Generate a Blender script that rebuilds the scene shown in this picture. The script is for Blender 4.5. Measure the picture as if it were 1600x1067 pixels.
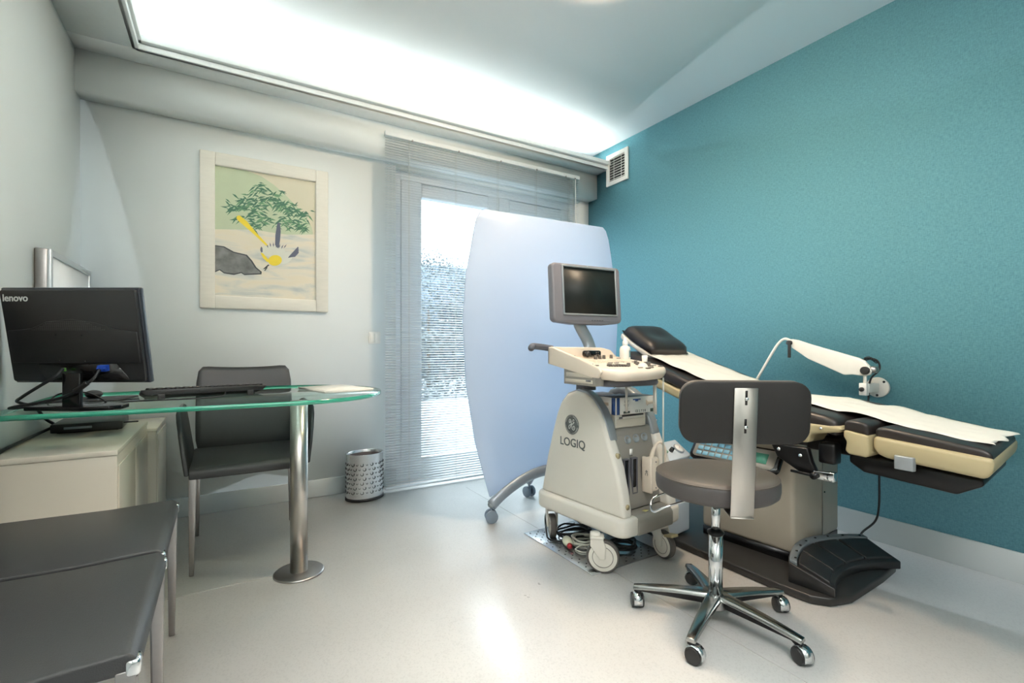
import bpy, bmesh, math, random
from mathutils import Vector, Matrix, Euler
R_ = math.radians
random.seed(7)
for o in list(bpy.data.objects): bpy.data.objects.remove(o)
sc = bpy.context.scene
col = sc.collection

# ------------------------------------------------------------------ camera
cd = bpy.data.cameras.new('camera'); cam = bpy.data.objects.new('camera', cd); col.objects.link(cam)
cam.location = (0, 0, 1.0); cam.rotation_euler = (R_(90), 0, R_(-31.2))
cd.sensor_width = 36; cd.lens = 36*746/1600; cd.shift_y = 9.5/1600; cd.clip_start = .02; cd.clip_end = 300
sc.camera = cam
# ------------------------------------------------------------------ world, lights, exposure
w = bpy.data.worlds.new('overcast_sky'); sc.world = w; w.use_nodes = True
nt = w.node_tree; nt.nodes.clear()
out = nt.nodes.new('ShaderNodeOutputWorld'); bg = nt.nodes.new('ShaderNodeBackground')
bg.inputs['Color'].default_value = (.84, .93, 1, 1); bg.inputs['Strength'].default_value = 5.0
nt.links.new(bg.outputs[0], out.inputs[0])

def light(name, kind, loc, energy, color, rot=(0, 0, 0), **kw):
    l = bpy.data.lights.new(name, kind); l.energy = energy; l.color = color
    for k, v in kw.items(): setattr(l, k, v)
    o = bpy.data.objects.new(name, l); o.location = loc; o.rotation_euler = rot; col.objects.link(o); return o
p = light('window_portal', 'AREA', (1.95, 3.62, 1.15), 1, (1, 1, 1), (R_(-90), 0, 0), shape='RECTANGLE', size=1.75, size_y=2.3)
p.data.cycles.is_portal = True
sc.view_settings.view_transform = 'Standard'; sc.view_settings.look = 'None'
sc.view_settings.gamma = 1; sc.view_settings.use_curve_mapping = False
sc.view_settings.exposure = 1.15
try:
    sc.cycles.max_bounces = 10; sc.cycles.diffuse_bounces = 6; sc.cycles.transparent_max_bounces = 24
    sc.cycles.caustics_reflective = False; sc.cycles.caustics_refractive = False
    sc.cycles.sample_clamp_indirect = 6
except Exception: pass

# ------------------------------------------------------------------ materials
MATS = {}
def srgb(r, g, b):
    f = lambda c: (c/255/12.92 if c/255 <= .04045 else ((c/255+.055)/1.055)**2.4)
    return (f(r), f(g), f(b), 1)
def mat(name, rgb, rough=.5, metal=0, noise=0, nscale=40, bump=0, bscale=200, spec=.5, coat=0, aniso=None, emit=None, estr=0):
    if name in MATS: return MATS[name]
    m = bpy.data.materials.new(name); m.use_nodes = True; MATS[name] = m
    t = m.node_tree; b = t.nodes['Principled BSDF']
    c = srgb(*rgb)
    b.inputs['Base Color'].default_value = c
    b.inputs['Roughness'].default_value = rough; b.inputs['Metallic'].default_value = metal
    b.inputs['Specular IOR Level'].default_value = spec; b.inputs['Coat Weight'].default_value = coat
    if emit: b.inputs['Emission Color'].default_value = srgb(*emit); b.inputs['Emission Strength'].default_value = estr
    tc = t.nodes.new('ShaderNodeTexCoord')
    if noise or nscale:
        n = t.nodes.new('ShaderNodeTexNoise'); n.inputs['Scale'].default_value = nscale; n.inputs['Detail'].default_value = 4
        mp = t.nodes.new('ShaderNodeMapping')
        if aniso: mp.inputs['Scale'].default_value = aniso
        t.links.new(tc.outputs['Object'], mp.inputs[0]); t.links.new(mp.outputs[0], n.inputs['Vector'])
        r = t.nodes.new('ShaderNodeMix'); r.data_type = 'RGBA'
        k = noise or .03
        r.inputs['A'].default_value = tuple(x*(1-k) for x in c[:3])+(1,)
        r.inputs['B'].default_value = tuple(min(1, x*(1+k)) for x in c[:3])+(1,)
        t.links.new(n.outputs['Fac'], r.inputs['Factor']); t.links.new(r.outputs['Result'], b.inputs['Base Color'])
    if bump:
        n2 = t.nodes.new('ShaderNodeTexNoise'); n2.inputs['Scale'].default_value = bscale
        bp = t.nodes.new('ShaderNodeBump'); bp.inputs['Strength'].default_value = bump; bp.inputs['Distance'].default_value = .002
        t.links.new(tc.outputs['Object'], n2.inputs['Vector']); t.links.new(n2.outputs['Fac'], bp.inputs['Height']); t.links.new(bp.outputs[0], b.inputs['Normal'])
    return m

WHITE = mat('white_wall_paint', (234, 238, 236), .75, noise=.015, nscale=3, bump=.06, bscale=120)
CEIL = mat('ceiling_paint', (240, 243, 244), .8, noise=.01, nscale=3)
TRIM = mat('white_trim_paint', (232, 236, 235), .45)
SKIRT = mat('skirting_vinyl', (196, 202, 203), .4, noise=.03, nscale=6)
FRAMEW = mat('window_frame_white', (222, 228, 232), .35)
BLIND = mat('blind_slat_enamel', (208, 216, 220), .4)
LEATHER = mat('grey_leather', (52, 53, 54), .42, noise=.05, nscale=30, bump=.25, bscale=450)
STEEL = mat('brushed_steel', (190, 186, 180), .28, 1, noise=.1, nscale=60, aniso=(1, 1, .02))
SATIN = mat('satin_steel', (172, 168, 166), .35, 1, noise=.06, nscale=80)
CHROME = mat('chrome', (225, 228, 230), .08, 1)
BLACKP = mat('black_plastic', (34, 34, 35), .38, noise=.06, nscale=80, bump=.1, bscale=600)
BLACKG = mat('black_gloss', (16, 16, 18), .15)
RUBBER = mat('black_rubber', (30, 31, 34), .6)
GREYRUB = mat('grey_caster_rubber', (112, 124, 138), .45)
ALUGREY = mat('grey_painted_aluminium', (146, 155, 164), .35, .3)
CREAM = mat('cream_cabinet_lacquer', (204, 197, 182), .25, noise=.02, nscale=5)
USWHITE = mat('warm_white_plastic', (218, 214, 204), .4, noise=.02, nscale=8)
USCREAM = mat('cream_console_plastic', (228, 214, 196), .4)
USGREY = mat('grey_machine_plastic', (142, 138, 130), .42, noise=.02, nscale=8)
USSILV = mat('silver_grey_plastic', (150, 156, 160), .3, .35)
USDARK = mat('dark_grey_plastic', (90, 90, 96), .4)
BEZEL = mat('bezel_grey_plastic', (122, 120, 126), .4)
SCREEN = mat('dark_screen_glass', (26, 32, 31), .45, spec=.3)
KNOB = mat('knob_grey', (98, 92, 86), .45)
VINYL = mat('dark_brown_grey_vinyl', (42, 37, 35), .36, noise=.05, nscale=20, bump=.1, bscale=500)
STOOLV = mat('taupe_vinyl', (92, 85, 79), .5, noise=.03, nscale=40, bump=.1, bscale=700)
STOOLB = mat('charcoal_backrest_vinyl', (28, 26, 25), .55, noise=.04, nscale=60, bump=.1, bscale=700)
BEIGE = mat('beige_shell_plastic', (170, 157, 122), .45, noise=.03, nscale=6)
PEDEST = mat('pedestal_enamel', (176, 166, 150), .25, noise=.02, nscale=4)
BASEBLK = mat('black_base_rubber', (36, 36, 36), .4, noise=.1, nscale=30, bump=.15, bscale=200)
BLKMET = mat('black_metal', (18, 18, 20), .3, .3)
PAPER = mat('white_paper', (236, 232, 222), .8, noise=.02, nscale=15)
WHITEP = mat('white_plastic', (235, 235, 230), .35)
LAMPW = mat('lamp_white_enamel', (240, 238, 230), .35)
CABLEB = mat('black_cable', (22, 24, 28), .4)
CABLEW = mat('white_cable', (200, 200, 190), .45)
RED = mat('red_plastic', (150, 30, 35), .4)
BLUE = mat('blue_plastic', (30, 70, 170), .4)
GREEN = mat('green_plastic', (90, 160, 60), .4)
KEYBLUE = mat('blue_key_caps', (110, 158, 180), .4)
INK = mat('dark_grey_ink', (92, 98, 98), .5)
LOGOW = mat('logo_white_ink', (215, 218, 214), .5)
NAVY = mat('navy_print', (35, 75, 140), .5)
CYAN = mat('teal_label_print', (30, 110, 130), .5)
GREENP = mat('dark_print', (50, 70, 60), .5)
SKINP = mat('printed_glove_tan', (206, 190, 172), .6)
SCREENW = mat('viewer_white_face', (232, 236, 238), .3)
FRAMEWD = mat('distressed_white_wood', (226, 222, 210), .6, noise=.07, nscale=18, aniso=(1, 1, 6))
SILVP = mat('silver_paint', (204, 204, 198), .4, .15)
LABEL = mat('grey_label_strip', (105, 112, 116), .4)

# teal textile wallpaper
m = bpy.data.materials.new('teal_textile_wallpaper'); m.use_nodes = True; t = m.node_tree; b = t.nodes['Principled BSDF']; TEAL = m
b.inputs['Roughness'].default_value = .75; b.inputs['Specular IOR Level'].default_value = .25
tc = t.nodes.new('ShaderNodeTexCoord'); mix = t.nodes.new('ShaderNodeMix'); mix.data_type = 'RGBA'
ad = t.nodes.new('ShaderNodeMath'); ad.operation = 'ADD'
for sca in ((1, 60, 260), (1, 260, 60)):
    mp = t.nodes.new('ShaderNodeMapping'); mp.inputs['Scale'].default_value = sca
    n = t.nodes.new('ShaderNodeTexNoise'); n.inputs['Scale'].default_value = 1; n.inputs['Detail'].default_value = 3
    t.links.new(tc.outputs['Object'], mp.inputs[0]); t.links.new(mp.outputs[0], n.inputs['Vector'])
    t.links.new(n.outputs['Fac'], ad.inputs[0 if sca[1] == 60 else 1])
mr = t.nodes.new('ShaderNodeMapRange'); mr.inputs['From Min'].default_value = .7; mr.inputs['From Max'].default_value = 1.3
t.links.new(ad.outputs[0], mr.inputs['Value']); t.links.new(mr.outputs[0], mix.inputs['Factor'])
mix.inputs['A'].default_value = srgb(80, 128, 140); mix.inputs['B'].default_value = srgb(100, 152, 161)
t.links.new(mix.outputs['Result'], b.inputs['Base Color'])
bp = t.nodes.new('ShaderNodeBump'); bp.inputs['Strength'].default_value = .15; bp.inputs['Distance'].default_value = .002
t.links.new(ad.outputs[0], bp.inputs['Height']); t.links.new(bp.outputs[0], b.inputs['Normal'])

# speckled vinyl floor with welded seams
m = bpy.data.materials.new('speckled_vinyl_floor'); m.use_nodes = True; t = m.node_tree; b = t.nodes['Principled BSDF']; FLOOR = m
tc = t.nodes.new('ShaderNodeTexCoord')
v = t.nodes.new('ShaderNodeTexVoronoi'); v.inputs['Scale'].default_value = 200
t.links.new(tc.outputs['Object'], v.inputs['Vector'])
cr = t.nodes.new('ShaderNodeValToRGB'); cr.color_ramp.elements[0].color = srgb(216, 214, 211); cr.color_ramp.elements[1].color = srgb(226, 224, 221)
cr.color_ramp.elements[0].position = .1; cr.color_ramp.elements[1].position = .45
t.links.new(v.outputs['Color'], cr.inputs[0])
n = t.nodes.new('ShaderNodeTexNoise'); n.inputs['Scale'].default_value = 2.2; n.inputs['Detail'].default_value = 5
t.links.new(tc.outputs['Object'], n.inputs['Vector'])
mx = t.nodes.new('ShaderNodeMix'); mx.data_type = 'RGBA'; mx.blend_type = 'MULTIPLY'; mx.inputs['Factor'].default_value = 1
cr2 = t.nodes.new('ShaderNodeValToRGB'); cr2.color_ramp.elements[0].color = (.93, .93, .93, 1); cr2.color_ramp.elements[1].color = (1, 1, 1, 1)
cr2.color_ramp.elements[0].position = .3; cr2.color_ramp.elements[1].position = .6
t.links.new(n.outputs['Fac'], cr2.inputs[0]); t.links.new(cr.outputs[0], mx.inputs['A']); t.links.new(cr2.outputs[0], mx.inputs['B'])
t.links.new(mx.outputs['Result'], b.inputs['Base Color'])
b.inputs['Roughness'].default_value = .3; b.inputs['Specular IOR Level'].default_value = .85
mr = t.nodes.new('ShaderNodeMapRange'); mr.inputs['To Min'].default_value = .25; mr.inputs['To Max'].default_value = .34
t.links.new(n.outputs['Fac'], mr.inputs['Value']); t.links.new(mr.outputs[0], b.inputs['Roughness'])
SEAM = mat('floor_seam', (190, 186, 180), .5)

def clear_glass(name, tint, ior=1.5, rough=0, facboost=1.0):
    m = bpy.data.materials.new(name); m.use_nodes = True; t = m.node_tree; t.nodes.clear()
    o = t.nodes.new('ShaderNodeOutputMaterial'); tr = t.nodes.new('ShaderNodeBsdfTransparent'); gl = t.nodes.new('ShaderNodeBsdfGlossy')
    fr = t.nodes.new('ShaderNodeFresnel'); mx = t.nodes.new('ShaderNodeMixShader')
    tr.inputs[0].default_value = tint; gl.inputs['Roughness'].default_value = rough; fr.inputs['IOR'].default_value = ior
    ge = t.nodes.new('ShaderNodeNewGeometry'); iv = t.nodes.new('ShaderNodeMath'); iv.operation = 'SUBTRACT'; iv.inputs[0].default_value = 1; ml = t.nodes.new('ShaderNodeMath'); ml.operation = 'MULTIPLY'
    t.links.new(ge.outputs['Backfacing'], iv.inputs[1]); t.links.new(iv.outputs[0], ml.inputs[0]); t.links.new(fr.outputs[0], ml.inputs[1])
    t.links.new(ml.outputs[0], mx.inputs[0]); t.links.new(tr.outputs[0], mx.inputs[1]); t.links.new(gl.outputs[0], mx.inputs[2]); t.links.new(mx.outputs[0], o.inputs[0])
    return m
GLASS = clear_glass('window_glass', (.96, .98, .98, 1))
DESKG = clear_glass('desk_glass_face', (.86, .95, .915, 1), 1.45)
m = bpy.data.materials.new('desk_glass_green_edge'); m.use_nodes = True; DESKE = m; b = m.node_tree.nodes['Principled BSDF']
b.inputs['Base Color'].default_value = srgb(60, 172, 142); b.inputs['Roughness'].default_value = .08; b.inputs['Transmission Weight'].default_value = .25; b.inputs['Coat Weight'].default_value = .5
m = bpy.data.materials.new('frosted_acrylic'); m.use_nodes = True; FROST = m; t = m.node_tree; t.nodes.clear()
o = t.nodes.new('ShaderNodeOutputMaterial'); df = t.nodes.new('ShaderNodeBsdfDiffuse'); tl = t.nodes.new('ShaderNodeBsdfTranslucent'); ms = t.nodes.new('ShaderNodeMixShader')
gl = t.nodes.new('ShaderNodeBsdfGlossy'); gl.inputs['Roughness'].default_value = .35; ms2 = t.nodes.new('ShaderNodeMixShader'); ms2.inputs[0].default_value = .05
df.inputs[0].default_value = srgb(232, 238, 246); tl.inputs[0].default_value = srgb(218, 230, 246); ms.inputs[0].default_value = .68
t.links.new(df.outputs[0], ms.inputs[1]); t.links.new(tl.outputs[0], ms.inputs[2]); t.links.new(ms.outputs[0], ms2.inputs[1]); t.links.new(gl.outputs[0], ms2.inputs[2]); t.links.new(ms2.outputs[0], o.inputs[0])
def emitter(name, color, s):
    m = bpy.data.materials.new(name); m.use_nodes = True; t = m.node_tree; t.nodes.clear()
    o = t.nodes.new('ShaderNodeOutputMaterial'); e = t.nodes.new('ShaderNodeEmission'); e.inputs[0].default_value = color; e.inputs[1].default_value = s
    t.links.new(e.outputs[0], o.inputs[0]); return m

# ------------------------------------------------------------------ mesh helpers
class MB:
    def __init__(s, M=None): s.bm = bmesh.new(); s.M = M or Matrix(); s.mi = 0
    def _post(s, verts, M=None, mi=None):
        M = s.M @ (M or Matrix())
        for v in verts: v.co = M @ v.co
    def _tag(s, faces, mi):
        for f in faces:
            if f.is_valid: f.material_index = mi
    def box(s, c, d, rot=(0, 0, 0), bev=0, seg=2, mi=0, taper=None):
        b = bmesh.new(); bmesh.ops.create_cube(b, size=1)
        for v in b.verts:
            if taper and v.co.z < 0: v.co.x *= taper; v.co.y *= taper
            v.co = Vector((v.co.x*d[0], v.co.y*d[1], v.co.z*d[2]))
        if bev: bmesh.ops.bevel(b, geom=list(b.edges), offset=min(bev, min(d)*.49), segments=seg, profile=.5, affect='EDGES')
        s.merge(b, Matrix.Translation(c) @ Euler(rot).to_matrix().to_4x4(), mi); return s
    def merge(s, b, M=None, mi=0):
        M = s.M @ (M or Matrix()); mp = {}
        for v in b.verts: mp[v] = s.bm.verts.new(M @ v.co)
        for f in b.faces:
            try: g = s.bm.faces.new([mp[v] for v in f.verts]); g.material_index = mi if mi is not None else f.material_index
            except ValueError: pass
        b.free(); return s
    def cyl(s, p0, p1, r0, r1=None, n=24, mi=0, bev=0):
        p0 = Vector(p0); p1 = Vector(p1); L = (p1-p0).length; r1 = r0 if r1 is None else r1
        b = bmesh.new(); bmesh.ops.create_cone(b, cap_ends=True, segments=n, radius1=r0, radius2=r1, depth=L)
        if bev:
            es = [e for e in b.edges if abs(e.verts[0].co.z-e.verts[1].co.z) < 1e-6]
            bmesh.ops.bevel(b, geom=es, offset=bev, segments=3, profile=.5, affect='EDGES')
        q = (p1-p0).to_track_quat('Z', 'Y').to_matrix().to_4x4()
        s.merge(b, Matrix.Translation((p0+p1)/2) @ q, mi); return s
    def sph(s, c, r, sc_=(1, 1, 1), n=20, mi=0, rot=(0, 0, 0)):
        b = bmesh.new(); bmesh.ops.create_uvsphere(b, u_segments=n, v_segments=n//2, radius=r)
        s.merge(b, Matrix.Translation(c) @ Euler(rot).to_matrix().to_4x4() @ Matrix.Diagonal((*sc_, 1)), mi); return s
    def lathe(s, prof, n=32, mi=0, M=None, sx=1, sy=1):
        b = bmesh.new(); rings = []
        for r, z in prof:
            rings.append([b.verts.new((r*math.cos(2*math.pi*i/n)*sx, r*math.sin(2*math.pi*i/n)*sy, z)) for i in range(n)] if r > 1e-6 else [b.verts.new((0, 0, z))])
        for a, c in zip(rings, rings[1:]):
            for i in range(n):
                j = (i+1) % n
                if len(a) == 1 and len(c) == 1: continue
                if len(a) == 1: b.faces.new((a[0], c[j], c[i]))
                elif len(c) == 1: b.faces.new((a[i], a[j], c[0]))
                else: b.faces.new((a[i], a[j], c[j], c[i]))
        bmesh.ops.recalc_face_normals(b, faces=b.faces)
        s.merge(b, M, mi); return s
    def prism(s, pts, h, axis='Z', base=0, bev=0, seg=2, mi=0, M=None, side_mi=None):
        """polygon pts in the plane across axis, extruded from base to base+h"""
        b = bmesh.new()
        def mk(p, k):
            if axis == 'Z': return (p[0], p[1], k)
            if axis == 'X': return (k, p[0], p[1])
            return (p[0], k, p[1])
        lo = [b.verts.new(mk(p, base)) for p in pts]; hi = [b.verts.new(mk(p, base+h)) for p in pts]
        b.faces.new(lo); b.faces.new(hi[::-1]); n = len(pts); sides = []
        for i in range(n): sides.append(b.faces.new((lo[i], hi[i], hi[(i+1) % n], lo[(i+1) % n])))
        if side_mi is not None:
            for f in b.faces: f.material_index = mi
            for f in sides: f.material_index = side_mi
        bmesh.ops.recalc_face_normals(b, faces=b.faces)
        if bev:
            ce = [e for e in b.edges if len(e.link_faces) == 2 and e.calc_face_angle(0) > .5]
            bmesh.ops.bevel(b, geom=ce, offset=bev, segments=seg, profile=.5, affect='EDGES')
        s.merge(b, M, None if side_mi is not None else mi); return s
    def tube(s, pts, r, n=10, mi=0, smooth=6, closed=False, flat=None):
        P = [Vector(p) for p in pts]
        if smooth and len(P) > 2:
            Q = []; N = len(P)
            rng = range(N) if closed else range(N-1)
            for i in rng:
                p0 = P[(i-1) % N] if closed or i > 0 else P[0]*2-P[1]; p1 = P[i]; p2 = P[(i+1) % N]
                p3 = P[(i+2) % N] if closed or i+2 < N else P[-1]*2-P[-2]
                for k in range(smooth):
                    u = k/smooth
                    Q.append(.5*((2*p1)+(p2-p0)*u+(2*p0-5*p1+4*p2-p3)*u*u+(3*p1-p0-3*p2+p3)*u**3))
            if not closed: Q.append(P[-1])
            P = Q
        b = bmesh.new(); N = len(P); rings = []; prev = None
        for i, p in enumerate(P):
            a = P[(i-1) % N] if closed or i > 0 else p; c = P[(i+1) % N] if closed or i < N-1 else p
            T = (c-a).normalized()
            if prev is None: U = T.orthogonal().normalized() if flat is None else (Vector(flat)-T*T.dot(Vector(flat))).normalized()
            else: U = (prev-T*prev.dot(T)); U = U.normalized() if U.length > 1e-6 else T.orthogonal().normalized()
            prev = U; V = T.cross(U)
            rr = r(i/(N-1)) if callable(r) else r
            rx, ry = rr if isinstance(rr, tuple) else (rr, rr)
            rings.append([b.verts.new(p+U*(math.cos(2*math.pi*k/n+math.pi/n)*rx)+V*(math.sin(2*math.pi*k/n+math.pi/n)*ry)) for k in range(n)])
        for a, c in (zip(rings, rings[1:]+rings[:1]) if closed else zip(rings, rings[1:])):
            for k in range(n): b.faces.new((a[k], a[(k+1) % n], c[(k+1) % n], c[k]))
        if not closed: b.faces.new(rings[0][::-1]); b.faces.new(rings[-1])
        bmesh.ops.recalc_face_normals(b, faces=b.faces)
        s.merge(b, None, mi); return s
    def torus(s, c, R, r, rot=(0, 0, 0), n=32, k=8, mi=0):
        M = Matrix.Translation(c) @ Euler(rot).to_matrix().to_4x4()
        pts = [M @ Vector((R*math.cos(2*math.pi*i/n), R*math.sin(2*math.pi*i/n), 0)) for i in range(n)]
        return s.tube(pts, r, k, mi, smooth=0, closed=True)
    def poly(s, pts, mi=0):
        vs = [s.bm.verts.new(s.M @ Vector(p)) for p in pts]; f = s.bm.faces.new(vs); f.material_index = mi; return s
    def build(s, name, mats, parent=None, loc=None, rot=None, smooth=35, sub=0):
        me = bpy.data.meshes.new(name)
        for f in s.bm.faces: f.smooth = True
        for e in s.bm.edges:
            if len(e.link_faces) == 2 and e.calc_face_angle(0) > R_(smooth): e.smooth = False
        s.bm.to_mesh(me); s.bm.free()
        for mm in (mats if isinstance(mats, (list, tuple)) else [mats]): me.materials.append(mm)
        o = bpy.data.objects.new(name, me); col.objects.link(o)
        if parent: o.parent = parent
        if loc: o.location = loc
        if rot: o.rotation_euler = rot
        if sub: md = o.modifiers.new('sub', 'SUBSURF'); md.levels = sub; md.render_levels = sub
        return o
def thing(name, label, cat, loc=(0, 0, 0), rotz=0, group=None):
    o = bpy.data.objects.new(name, None); col.objects.link(o); o.empty_display_size = .05
    o.location = loc; o.rotation_euler = (0, 0, rotz); return tag(o, label, cat, group)
def tag(o, label=None, cat=None, group=None, kind=None):
    if label: o['label'] = label
    if cat: o['category'] = cat
    if group: o['group'] = group
    if kind: o['kind'] = kind
    return o
def struct(name, mb, mt, label=None, cat=None, **k):
    return tag(mb.build(name, mt, **k), label, cat, None, 'structure')
def text(name, body, size, mt, parent, M, bold=0, shear=0, xs=1, align='CENTER'):
    cu = bpy.data.curves.new(name, 'FONT'); cu.body = body; cu.size = size; cu.align_x = align; cu.align_y = 'CENTER'
    cu.extrude = .0004; cu.offset = bold; cu.shear = shear
    tmp = bpy.data.objects.new('tmp', cu); col.objects.link(tmp)
    dg = bpy.context.evaluated_depsgraph_get(); me = bpy.data.meshes.new_from_object(tmp.evaluated_get(dg)); bpy.data.objects.remove(tmp)
    me.transform(M @ Matrix.Diagonal((xs, 1, 1, 1))); me.materials.clear(); me.materials.append(mt); me.name = name
    o = bpy.data.objects.new(name, me); col.objects.link(o)
    if parent: o.parent = parent
    return o
def child_rot(o, loc, rot=(0, 0, 0)): o.location = loc; o.rotation_euler = rot; return o
def rrect(w, h, r, n=5, cx=0, cy=0):
    pts = []
    for sx, sy, a0 in ((1, 1, 0), (-1, 1, 90), (-1, -1, 180), (1, -1, 270)):
        for k in range(n+1):
            a = R_(a0+90*k/n); pts.append((cx+sx*(w/2-r)+r*math.cos(a), cy+sy*(h/2-r)+r*math.sin(a)))
    return pts

# ------------------------------------------------------------------ room shell
XL, XR, YB, YF, H = -.66, 2.90, 3.42, -1.6, 2.752
struct('floor', MB().box(((XL+XR)/2, (YB+YF)/2+.1, -.05), (XR-XL+.4, YB-YF+.5, .1)), FLOOR, 'speckled light grey vinyl floor', 'floor')
struct('ceiling', MB().box(((XL+XR)/2, (YB+YF)/2+.1, H+.05), (XR-XL+.4, YB-YF+.5, .1)), CEIL, 'smooth white ceiling', 'ceiling')
struct('wall_left', MB().box((XL-.06, (YB+YF)/2, H/2), (.12, YB-YF+.2, H)), WHITE, 'white painted wall on the left', 'wall')
struct('wall_right', MB().box((XR+.06, (YB+YF)/2, H/2), (.12, YB-YF+.2, H)), TEAL, 'teal textile papered wall', 'wall')
struct('wall_front', MB().box(((XL+XR)/2, YF-.06, H/2), (XR-XL, .12, H)), WHITE, 'white wall behind the viewer', 'wall')
OX0, OX1, OZ = 1.08, 2.80, 2.33      # opening of the glazed door
wb = MB()
wb.box(((XL+OX0)/2, YB+.12, H/2), (OX0-XL, .24, H)).box(((XR+OX1)/2, YB+.12, H/2), (XR-OX1, .24, H)).box(((OX0+OX1)/2, YB+.12, (H+OZ)/2), (OX1-OX0, .24, H-OZ))
struct('wall_back', wb, WHITE, 'white painted wall at the far end', 'wall')
struct('trim_1', MB().box(((XL+XR)/2, 3.36, 2.452), (XR-XL, .12, .216)), WHITE, 'white beam under the ceiling cove', 'beam')
cv = MB()
cv.box(((XL+XR)/2, 3.285, 2.569), (XR-XL, .27, .018))            # back cove shelf
cv.box((-.525, (YF+3.15)/2, 2.569), (.27, 3.15-YF, .018))       # left cove shelf
struct('trim_2', cv, TRIM, 'white shelf of the lit ceiling cove', 'cove')
lip = MB()
for y0, th, z0, z1 in ((3.155, .03, 2.56, 2.588), (3.165, .02, 2.588, 2.597), (3.142, .04, 2.597, 2.628)):
    off = 3.155-y0
    lip.box(((-.391+off+XR)/2, y0, (z0+z1)/2), (XR+.391-off, th, z1-z0), bev=.002)
    lip.box((-.391-th/2+.015+off, (YF+y0)/2, (z0+z1)/2), (th, y0-YF+th/2, z1-z0), bev=.002)
struct('trim_3', lip, TRIM, 'stepped white cornice edging the ceiling cove', 'cornice')
# cove light strips hidden behind the cornice
LED = emitter('cove_light_tube', (.92, 1, .98, 1), 32)
LEDW = emitter('cove_light_tube_weak', (.92, 1, .98, 1), 34)
s1 = thing('cove_light', 'long white light tube lying in the back ceiling cove', 'light', (1.25, 3.25, 2.58))
MB().cyl((-1.86, 0, .022), (1.6, 0, .022), .012).build('light_tube', LED, s1)
MB().box((.05, 0, .005), (3.16, .04, .01)).build('tube_holder', WHITEP, s1)
s1 = thing('cove_light', 'short white light tube lying in the left ceiling cove', 'light', (-.53, 2.2, 2.58))
MB().cyl((0, -3.7, .022), (0, .8, .022), .012).build('light_tube', LEDW, s1)
MB().box((0, -1.45, .005), (.04, 4.56, .01)).build('tube_holder', WHITEP, s1)
# skirtings
struct('baseboard_back', MB().box(((XL+OX0)/2, YB-.007, .058), (OX0-XL, .014, .116), bev=.003), SKIRT, 'pale skirting along the white far wall', 'skirting')
br = MB(); ys = [YF, -.55, .47, 1.5, 2.5, YB]
for a, b_ in zip(ys, ys[1:]): br.box((XR-.007, (a+b_)/2, .065), (.014, b_-a-.004, .13), bev=.002)
struct('baseboard_right', br, SKIRT, 'pale skirting panels along the teal wall', 'skirting')
struct('baseboard_left', MB().box((XL+.007, (YB+YF)/2, .058), (.014, YB-YF, .116), bev=.003), SKIRT, 'pale skirting along the left wall', 'skirting')
sm = MB()
sm.box((1.49, .75, .0004), (.0025, 4.7, .0008)).box((-.2, 2.33, .0004), (.9, .0025, .0008))
struct('trim_4', sm, SEAM, 'thin welded seams in the vinyl floor', 'floor seam')

# ------------------------------------------------------------------ glazed french door, blind, outside
dr = thing('door_1', 'white framed glazed double door behind the blind', 'door', (1.94, 3.54, 0)); dr['kind'] = 'structure'
f = MB()
f.box((-.83, 0, 1.165), (.06, .09, 2.33), bev=.004).box((.83, 0, 1.165), (.06, .09, 2.33), bev=.004).box((0, 0, 2.295), (1.60, .09, .07), bev=.004).box((0, 0, .02), (1.60, .09, .04), bev=.004)
f.build('door_frame', FRAMEW, dr)
for x0, x1 in ((-.795, .045), (.05, .79)):
    lf = MB(); gx0, gx1 = ((-.634, -.056) if x0 < 0 else (.15, .70)); zt = 2.22
    lf.box(((x0+gx0)/2, -.01, 1.15), (gx0-x0, .07, 2.22), bev=.006).box(((x1+gx1)/2, -.01, 1.15), (x1-gx1, .07, 2.22), bev=.006)
    lf.box(((gx0+gx1)/2, -.01, 2.205), (gx1-gx0, .07, .10), bev=.006).box(((gx0+gx1)/2, -.01, .1), (gx1-gx0, .07, .12), bev=.006)
    le = lf.build('door_leaf', FRAMEW, dr)
    MB().box(((gx0+gx1)/2, 0, 1.155), (gx1-gx0, .012, 2.0)).build('pane', GLASS, le)
    if x0 > 0: MB().box((.09, -.06, 1.02), (.03, .03, .14), bev=.006).cyl((.09, -.07, 1.05), (.09, -.10, 1.05), .009).cyl((.09, -.095, 1.05), (.19, -.095, 1.05), .009).build('door_handle', SATIN, le)

bl = thing('venetian_blind', 'pale aluminium venetian blind covering the glazed door down to the floor', 'blind', (1.805, 3.262, 0))
W2 = .853
MB().box((0, 0, 2.475), (2*W2, .03, .032), bev=.003).build('headrail', TRIM, bl)
sl = MB(); nS = 136; th = R_(-15)
for i in range(nS):
    z = 2.447-i*.01775; rs = []
    for k in range(4):
        a = (k/3-.5); yy = a*.0215; zz = .0018*(1-(2*a)**2)
        rs.append((yy*math.cos(th)-zz*math.sin(th), -yy*math.sin(th)+zz*math.cos(th)+z))
    for (ya, za), (yb, zb) in zip(rs, rs[1:]):
        sl.poly([(-W2+.004, ya, za), (W2-.004, ya, za), (W2-.004, yb, zb), (-W2+.004, yb, zb)])
slo = sl.build('slats', BLIND, bl, smooth=80)
md = slo.modifiers.new('thick', 'SOLIDIFY'); md.thickness = .0004
cx = [-.68, -.32, .04, .40, .74]
for x in cx: MB().cyl((x, -.0105, .04), (x, -.0105, 2.46), .0009, n=6).cyl((x, .0105, .04), (x, .0105, 2.46), .0009, n=6).build('ladder_cord', CABLEW, bl)
MB().box((0, 0, .024), (2*W2-.01, .022, .014), bev=.003).build('bottom_rail', BLIND, bl)
MB().cyl((.815, -.03, 1.1), (.795, -.024, 2.45), .004, n=8).build('tilt_wand', WHITEP, bl)
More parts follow.
